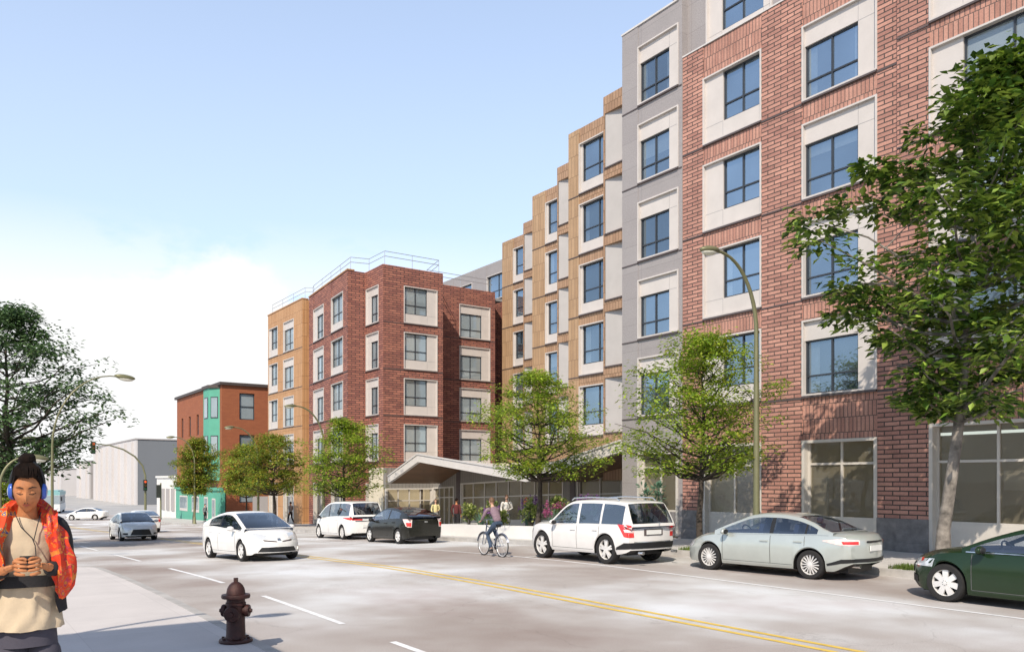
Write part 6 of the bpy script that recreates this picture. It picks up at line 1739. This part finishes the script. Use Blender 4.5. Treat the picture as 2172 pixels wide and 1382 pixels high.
# face details laid on the head
fwd = HT.to_3x3() @ V(0, 1, 0)
def face_patch(lo, up, off=.0012, rows=3):
    m_ = MB(); d = (HT.to_3x3() @ V(0, 1, 0)).normalized(); ax = (HT.to_3x3() @ V(1, 0, 0)).normalized(); vt = (HT.to_3x3() @ V(0, 0, 1)).normalized(); o0 = HT @ V(0, 0, 0)
    L, U = [], []
    for P, Q in ((lo, L), (up, U)):
        for i in range(len(P) - 1):
            for k in range(4): Q.append((lerp(P[i][0], P[i + 1][0], k / 4), lerp(P[i][1], P[i + 1][1], k / 4)))
        Q.append(P[-1])
    pts = []; fs = []; n = len(L)
    for r in range(rows + 1):
        for (a0, z0), (a1, z1) in zip(L, U):
            a, z = lerp(a0, a1, r / rows), lerp(z0, z1, r / rows)
            h = hbvh.ray_cast(o0 + ax * a + vt * z - d * .5, d)[0]
            pts.append((h if h else o0 + ax * a + vt * z) - d * off)
    for r in range(rows):
        for c in range(n - 1): fs.append((r * n + c, r * n + c + 1, (r + 1) * n + c + 1, (r + 1) * n + c))
    m_.add(pts, fs); return m_
for s in (-1, 1):
    o_ = lambda pts: sorted([(x * s, z) for x, z in pts])
    S1(face_patch(o_([(.012, .028), (.030, .034), (.050, .028)]), o_([(.012, .035), (.030, .041), (.050, .031)]), .002)).build('eyebrow', M['lash'], wt, local=True)
    e = S1(face_patch(o_([(.014, .000), (.030, -.006), (.046, .000)]), o_([(.014, .003), (.030, -.001), (.046, .004)]), .002)).build('eyelash', M['lash'], wt, local=True)
    lid = MB(); lid.ball((0, 0, 0), (.0145, .011, .0105), 10, 0, HT @ Matrix.Translation((s * .030, -.079, .006))); S1(lid).build('eyelid', M['skin'], wt, local=True, smooth=True)
S1(face_patch([(-.022, -.064), (0, -.074), (.022, -.064)], [(-.022, -.063), (0, -.064), (.022, -.063)])).build('lower_lip', M['lips'], wt, local=True, smooth=True)
S1(face_patch([(-.022, -.063), (0, -.064), (.022, -.063)], [(-.022, -.062), (-.006, -.055), (.006, -.055), (.022, -.062)][:3] if False else [(-.022, -.062), (0, -.056), (.022, -.062)])).build('upper_lip', M['lips'], wt, local=True, smooth=True)
for s in (-1, 1):
    nm = MB(); nm.ball((0, 0, 0), (.0035, .002, .0025), 6, 0, HT @ Matrix.Translation((s * .0075, -.110, -.043))); S1(nm).build('nostril', M['lash'], wt, local=True)
# hair pulled back into a bun
hr = hair_cap(HT, 1, low=-.045, front=.076, vol=.55)
for k in range(26):                                        # strands combed back to the bun
    a = lerp(-1.25, 1.25, k / 25); j = random.Random(k).uniform(-.006, .006)
    hr.tube([HT @ V(.077 * math.sin(a), -.096 * math.cos(a) + .012, .081 + j), HT @ V(.066 * math.sin(a) + j, -.055 * math.cos(a), .112), HT @ V(.035 * math.sin(a), -.005, .131), HT @ V(.012 * math.sin(a), .034, .137)], [.003, .0062, .0058, .003], 5)
hob = S1(hr).build('hair', M['hair_dark'], wt, local=True, smooth=True)
bn = MB(); rnd = random.Random(4)
bn.ball((0, 0, 0), (.044, .042, .034), 14, 0, HT @ Matrix.Translation((-.004, .040, .142)))
for k in range(9):
    a = k * 2.4; ring = [HT @ V(-.004 + (.026 + .012 * math.cos(q + a)) * math.cos(q * 1.0 + a), .048 + (.026 + .01 * math.sin(q)) * math.sin(q + a), .142 + .018 * math.sin(q * 2 + k)) for q in [i * .45 for i in range(10)]]
    bn.tube(ring, [.006 + .006 * math.sin(PI * i / 9) for i in range(10)], 6)
bn.v = [tuple(Vector(v) + noise.noise_vector(Vector(v) * 60) * .003) for v in bn.v]
S1(bn).build('bun', M['hair_dark'], hob, local=True, smooth=True)
# headphones are worn: a thing of their own
hp = thing('headphones', 'blue over ear headphones worn by the woman with the printed scarf', 'headphones', (WX, WY, zs(WY)), wt.rotation_euler.z)
b_ = MB(); arc = [HT @ V(.084 * math.sin(a), .012 + .012 * math.cos(a), .012 + .125 * math.cos(a)) for a in [R(-95 + 190 * i / 24) for i in range(25)]]
b_.tube(arc, [.009 + .004 * math.sin(PI * i / 24) for i in range(25)], 8); S1(b_).build('headband', M['black'], hp, local=True, smooth=True)
for s in (-1, 1):
    T = HT @ Matrix.Translation((s * .073, .006, -.012)) @ Matrix.Rotation(s * PI / 2, 4, 'Y')
    c = MB(); c.lathe([(.032, -.006), (.037, .0), (.036, .012), (.031, .021), (.020, .026), (.001, .027)], 24, T @ Matrix.Diagonal((1.12, .92, 1, 1))); cup = S1(c).build('ear_cup', M['headphone_blue'], hp, local=True, smooth=50)
    c = MB(); c.lathe([(.024, .0245), (.014, .0295), (.001, .030)], 18, T); S1(c).build('disc', M['headphone_pad'], cup, local=True, smooth=50)
    c = MB(); c.lathe([(.028, -.016), (.035, -.013), (.038, -.004), (.036, .003)], 20, T); S1(c).build('cushion', M['black'], cup, local=True, smooth=50)
# clothes
def wrinkle(mb, a, f, seed=0):
    mb.v = [tuple(Vector(v) + noise.noise_vector(Vector((v[0] * f, v[1] * f, v[2] * f * .6)) + V(seed, 0, 0)) * a) for v in mb.v]; return mb
def dense(L, m=4):
    out = []
    for a, b in zip(L[:-1], L[1:]): out += [tuple(lerp(p, q, i / m) for p, q in zip(a, b)) for i in range(m)]
    return out + [L[-1]]
def ring_loft(levels, n=40, fold=0.0, k=9, seed=0):
    levels = dense(levels)
    """levels: (z, rx, ry, cx, cy); a soft tube of cloth with vertical folds"""
    mb = MB(); pts = []; fs = []
    for j, (z, rx, ry, cx, cy) in enumerate(levels):
        for i in range(n):
            a = 2 * PI * i / n; w = 1 + fold * (j / (len(levels) - 1)) * (math.sin(k * a + seed + .5 * j) * .5 + noise.noise(V(math.cos(a) * 2.5, math.sin(a) * 2.5, z * 2 + seed)))
            pts.append((cx + rx * w * math.cos(a), cy + ry * w * math.sin(a), z))
    for j in range(len(levels) - 1):
        for i in range(n): fs.append((j * n + i, j * n + (i + 1) % n, (j + 1) * n + (i + 1) % n, (j + 1) * n + i))
    mb.add(pts, fs); return mb
L = [(1.425, .075, .062, 0, .0), (1.40, .115, .080, 0, 0), (1.35, .150, .098, 0, 0), (1.28, .158, .112, 0, -.004), (1.2, .150, .112, 0, -.004), (1.1, .142, .106, 0, 0), (1.0, .150, .112, 0, 0), (.92, .160, .120, 0, -.002), (.86, .166, .132, 0, -.004), (.815, .166, .134, 0, -.004)]
S1(wrinkle(wrinkle(ring_loft(L, 72, .10, 9, 1), .012, 9), .006, 26, 4)).build('shirt', M['tan_cloth'], wt, local=True, smooth=True)
L = [(1.0, .120, .090, 0, 0), (.9, .132, .098, 0, 0), (.8, .146, .110, 0, 0), (.72, .152, .115, 0, 0)]
tr = [ring_loft(L, 40, .03, 6, 2)]
for s in (-1, 1): tr.append(skin_mesh([[(V(s * .07, 0, .76), (.10, .105)), (V(s * .085, -.01, .50), .09), (V(s * .10, .01, .28), .085), (V(s * .10, .02, .10), .08)]], 2))
S1(wrinkle(merge(*tr), .006, 8, 3)).build('trousers', M['trouser'], wt, local=True, smooth=True)
for s in (-1, 1):
    b_ = skin_mesh([[(V(s * .10, .07, .045), (.042, .04)), (V(s * .10, -.02, .045), (.045, .042)), (V(s * .105, -.11, .035), (.046, .03)), (V(s * .105, -.17, .028), (.036, .022))]], 1); S1(b_).build('shoe', M['black'], wt, local=True, smooth=True)
# black open cardigan: sleeves and two front panels
sl = []
for s in 'LR':
    sh, el, wr = Jw['sh' + s], Jw['el' + s], Jw['wr' + s]
    sl.append(skin_mesh([[(sh.lerp(V(0, .02, 1.36), .45), .085), (sh, .074), (sh.lerp(el, .5), .066), (el, (.058, .058)), (el.lerp(wr, .45), .053), (el.lerp(wr, .86), .042)]], 2))
S1(wrinkle(merge(*sl), .012, 11, 5)).build('sleeve', M['black_cloth'], wt, local=True, smooth=True)
def panel(s, seed):
    mb = MB(); n, m_ = 10, 14; pts = []; fs = []
    for j in range(m_ + 1):
        z = lerp(1.36, .90 if s > 0 else .97, j / m_)
        for i in range(n + 1):
            a = lerp(R(-38), R(100), i / n) if s > 0 else lerp(R(218), R(80), i / n)
            a0 = a - (R(6) * math.sin(j * .6 + seed)) * (1 - i / n)
            fl = 1 + .16 * (j / m_) + .03 * math.sin(i * 1.3 + j * .4)
            pts.append((.172 * fl * math.cos(a0), .135 * fl * math.sin(a0), z + .02 * math.sin(i)))
    for j in range(m_):
        for i in range(n): fs.append((j * (n + 1) + i, j * (n + 1) + i + 1, (j + 1) * (n + 1) + i + 1, (j + 1) * (n + 1) + i))
    mb.add(pts, fs); return wrinkle(mb, .012, 9, seed)
for s in (1, -1): S1(panel(s, s)).build('cardigan_panel', M['black_cloth'], wt, local=True, smooth=True)
# dark cloth band across the belly, below the hands
pb = MB(); arc = [V(.168 * math.cos(a), .128 * math.sin(a) - .006, 1.085) for a in [R(180 + 180 * i / 16) for i in range(17)]]
for z0, z1 in ((1.05, 1.115),):
    pts = [V(p.x, p.y, z0) for p in arc] + [V(p.x, p.y, z1) for p in arc]; pb.add(pts, [(i, i + 1, 18 + i, 17 + i) for i in range(16)])
S1(wrinkle(pb, .004, 12)).build('waist_band', M['black_cloth'], wt, local=True, smooth=True)
# earphone cord
cb_ = MB(); cb_.tube([V(-.062, -.075, 1.46), V(-.03, -.115, 1.38), V(.022, -.13, 1.32), V(.036, -.14, 1.28), V(.04, -.20, 1.22)], .0028, 6); cb_.tube([V(.065, -.075, 1.46), V(.045, -.115, 1.38), V(.030, -.133, 1.31)], .0028, 6)
S1(cb_).build('earphone_cord', M['black'], hp, local=True)
# scarf: one long cloth hung round the neck, wide lobes on both shoulders
path = [(V(-.150, -.150, 1.10), .060, .022), (V(-.165, -.13, 1.20), .075, .030), (V(-.160, -.085, 1.31), .075, .036), (V(-.118, -.03, 1.405), .060, .040), (V(-.075, .055, 1.455), .052, .036), (V(0, .09, 1.475), .052, .036), (V(.075, .06, 1.455), .052, .036),
        (V(.108, -.03, 1.41), .062, .040), (V(.138, -.085, 1.33), .072, .042), (V(.165, -.12, 1.22), .078, .044), (V(.182, -.13, 1.10), .068, .040), (V(.168, -.14, 1.02), .044, .030), (V(.155, -.145, .985), .012, .012)]
sm = MB(); NP = 60; n = 22; pts = []; fs = []
def psamp(u):
    f = u * (len(path) - 1); i = min(int(f), len(path) - 2); t = f - i
    P = [path[max(0, min(len(path) - 1, i + d))] for d in (-1, 0, 1, 2)]
    cr = lambda a, b, c, d: .5 * ((2 * b) + (c - a) * t + (2 * a - 5 * b + 4 * c - d) * t * t + (3 * b - a - 3 * c + d) * t ** 3)
    return cr(*[p[0] for p in P]), max(.004, cr(*[p[1] for p in P])), max(.004, cr(*[p[2] for p in P]))
for j in range(NP + 1):
    u = j / NP; p, rw, rt = psamp(u); q = psamp(min(1, u + .01))[0] - psamp(max(0, u - .01))[0]; d = q.normalized()
    out = V(p.x, p.y + .02, 0); out = out - d * out.dot(d); out = out.normalized() if out.length > 1e-4 else d.orthogonal()
    sd = d.cross(out)
    for i in range(n):
        a = 2 * PI * i / n; fold = 1 + .20 * math.sin(6 * a + u * 14) + .22 * noise.noise(V(math.cos(a) * 2, math.sin(a) * 2, u * 11))
        pts.append(p + sd * (rw * fold * math.cos(a)) + out * (rt * fold * math.sin(a)))
for j in range(NP):
    for i in range(n): fs.append((j * n + i, j * n + (i + 1) % n, (j + 1) * n + (i + 1) % n, (j + 1) * n + i))
fs.append(tuple(range(n))); fs.append(tuple(range(NP * n, NP * n + n)))
sm.add(pts, fs)
S1(wrinkle(sm, .016, 17, 7)).build('scarf', M['scarf'], wt, local=True, smooth=True)
# the phone in her hands
ph = thing('phone', 'dark phone held in both hands by the woman with the scarf', 'phone', (WX, WY, zs(WY)), wt.rotation_euler.z)
T = Matrix.Translation(PH) @ Matrix.Rotation(R(-48), 4, 'X')
b_ = MB(); b_.obox(T, .036, .005, .050); po = S1(b_).build('case', M['black'], ph, local=True)
b_ = MB(); b_.obox(T @ Matrix.Translation((0, .0056, .002)), .032, .0006, .043); S1(b_).build('screen', M['car_interior'], ph, local=True)
# ------------------------------------------------------------------ sun, sky, camera
SUN = Vector((-.557, -.49, .669)).normalized()
sl_ = bpy.data.lights.new('sun', 'SUN'); sl_.energy = 5.0; sl_.angle = R(.5); sl_.color = (1, .90, .76)
so_ = bpy.data.objects.new('sun', sl_); COL.objects.link(so_); so_.rotation_euler = SUN.to_track_quat('Z', 'Y').to_euler(); so_.location = SUN * 60
w = bpy.data.worlds.new('World'); scene.world = w; w.use_nodes = True
nt = w.node_tree; bg = nt.nodes['Background']
sky = nt.nodes.new('ShaderNodeTexSky'); sky.sky_type = 'NISHITA'; sky.sun_disc = False
sky.sun_elevation = math.asin(SUN.z); sky.sun_rotation = math.atan2(SUN.x, SUN.y)
sky.air_density = 1.0; sky.dust_density = .6; sky.ozone_density = 1.2
tc = nt.nodes.new('ShaderNodeTexCoord'); sp = nt.nodes.new('ShaderNodeSeparateXYZ'); nt.links.new(tc.outputs['Generated'], sp.inputs[0])
# haze: whiter towards the horizon and down the street; soft cumulus low on the street side
dt = nt.nodes.new('ShaderNodeVectorMath'); dt.operation = 'DOT_PRODUCT'; nt.links.new(tc.outputs['Generated'], dt.inputs[0]); dt.inputs[1].default_value = Vector((.19, .97, .13)).normalized()
mr = nt.nodes.new('ShaderNodeMapRange'); nt.links.new(dt.outputs['Value'], mr.inputs[0]); mr.inputs[1].default_value = .80; mr.inputs[2].default_value = 1.0; mr.inputs[3].default_value = 0; mr.inputs[4].default_value = 1
hz = ramp(nt, sp.outputs[2], [(0.0, .82), (.10, .66), (.28, .50), (.6, .34), (1.0, .28)], 'EASE')
hz2 = ramp(nt, sp.outputs[2], [(0.0, 1.0), (.10, .66), (.2, .30), (.42, .08), (.6, 0)], 'EASE')
mu = nt.nodes.new('ShaderNodeMath'); mu.operation = 'MULTIPLY'; nt.links.new(mr.outputs[0], mu.inputs[0]); nt.links.new(hz2, mu.inputs[1])
mx = nt.nodes.new('ShaderNodeMath'); mx.operation = 'MAXIMUM'; nt.links.new(hz, mx.inputs[0]); nt.links.new(mu.outputs[0], mx.inputs[1])
gain = mixc(nt, 1.0, sky.outputs[0], (2.25, 2.5, 2.8), 'MULTIPLY')
c = mixc(nt, mx.outputs[0], gain, (9.0, 9.7, 10.2))
cl = noise_tex(nt, 3.2, 7, .56, vec=tc.outputs['Generated'], mscale=(1, 1, 2.2))
cf = ramp(nt, cl, [(.42, 0.0), (.475, 1.0)])
cm = nt.nodes.new('ShaderNodeMapRange'); nt.links.new(sp.outputs[2], cm.inputs[0]); cm.inputs[1].default_value = .17; cm.inputs[2].default_value = .29; cm.inputs[3].default_value = 1; cm.inputs[4].default_value = 0
mm = nt.nodes.new('ShaderNodeMath'); mm.operation = 'MULTIPLY'; nt.links.new(cf, mm.inputs[0]); nt.links.new(cm.outputs[0], mm.inputs[1])
m2 = nt.nodes.new('ShaderNodeMath'); m2.operation = 'MULTIPLY'; nt.links.new(mm.outputs[0], m2.inputs[0]); nt.links.new(mr.outputs[0], m2.inputs[1]); 
c = mixc(nt, m2.outputs[0], c, (11.0, 11.0, 11.0))
# one rounded cumulus bank standing low beyond the lower block
def puff(vec, r0, amp, seed_scale):
    d_ = nt.nodes.new('ShaderNodeVectorMath'); d_.operation = 'DISTANCE'; nt.links.new(tc.outputs['Generated'], d_.inputs[0]); d_.inputs[1].default_value = Vector(vec).normalized()
    n_ = noise_tex(nt, seed_scale, 8, .62, vec=tc.outputs['Generated'])
    a_ = nt.nodes.new('ShaderNodeMath'); a_.operation = 'MULTIPLY_ADD'; nt.links.new(n_, a_.inputs[0]); a_.inputs[1].default_value = -amp; nt.links.new(d_.outputs['Value'], a_.inputs[2])
    r_ = nt.nodes.new('ShaderNodeMapRange'); r_.interpolation_type = 'SMOOTHSTEP'; nt.links.new(a_.outputs[0], r_.inputs[0])
    r_.inputs[1].default_value = r0 - amp * .5 - .012; r_.inputs[2].default_value = r0 - amp * .5 + .014; r_.inputs[3].default_value = 1; r_.inputs[4].default_value = 0
    return r_.outputs[0]
for vec, r0 in (((.275, 1.03, .165), .085), ((.20, 1.06, .15), .085), ((.335, 1.0, .13), .07), ((.13, 1.09, .10), .10), ((.25, 1.04, .09), .12)):
    c = mixc(nt, puff(vec, r0, .10, 9), c, (10.6, 10.6, 10.6))
# dimmer overhead and behind than low down the street
zen = ramp(nt, sp.outputs[2], [(0, 1.0), (.5, 1.0), (.72, .55), (1, .5)])
bk_ = nt.nodes.new('ShaderNodeMapRange'); nt.links.new(dt.outputs['Value'], bk_.inputs[0]); bk_.inputs[1].default_value = -.7; bk_.inputs[2].default_value = .0; bk_.inputs[3].default_value = .7; bk_.inputs[4].default_value = 1
c = mixc(nt, 1.0, c, zen, 'MULTIPLY'); c = mixc(nt, 1.0, c, bk_.outputs[0], 'MULTIPLY')
nt.links.new(c, bg.inputs['Color']); bg.inputs['Strength'].default_value = .1

cd = bpy.data.cameras.new('camera'); cam = bpy.data.objects.new('camera', cd); COL.objects.link(cam); scene.camera = cam
cd.sensor_width = 36; cd.lens = 36 * 1754 / 2172; cd.shift_y = 327 / 2172; cd.clip_end = 6000; cd.clip_start = .05
cam.location = (0, 0, 2.2); cam.rotation_euler = (PI / 2, 0, -math.atan2(.568, .823))
scene.view_settings.view_transform = 'Standard'; scene.view_settings.look = 'None'; scene.view_settings.exposure = 0; scene.view_settings.gamma = 1
scene.render.resolution_x = 1024; scene.render.resolution_y = 651
scene.cycles.max_bounces = 8; scene.cycles.transparent_max_bounces = 16; scene.cycles.use_denoising = True
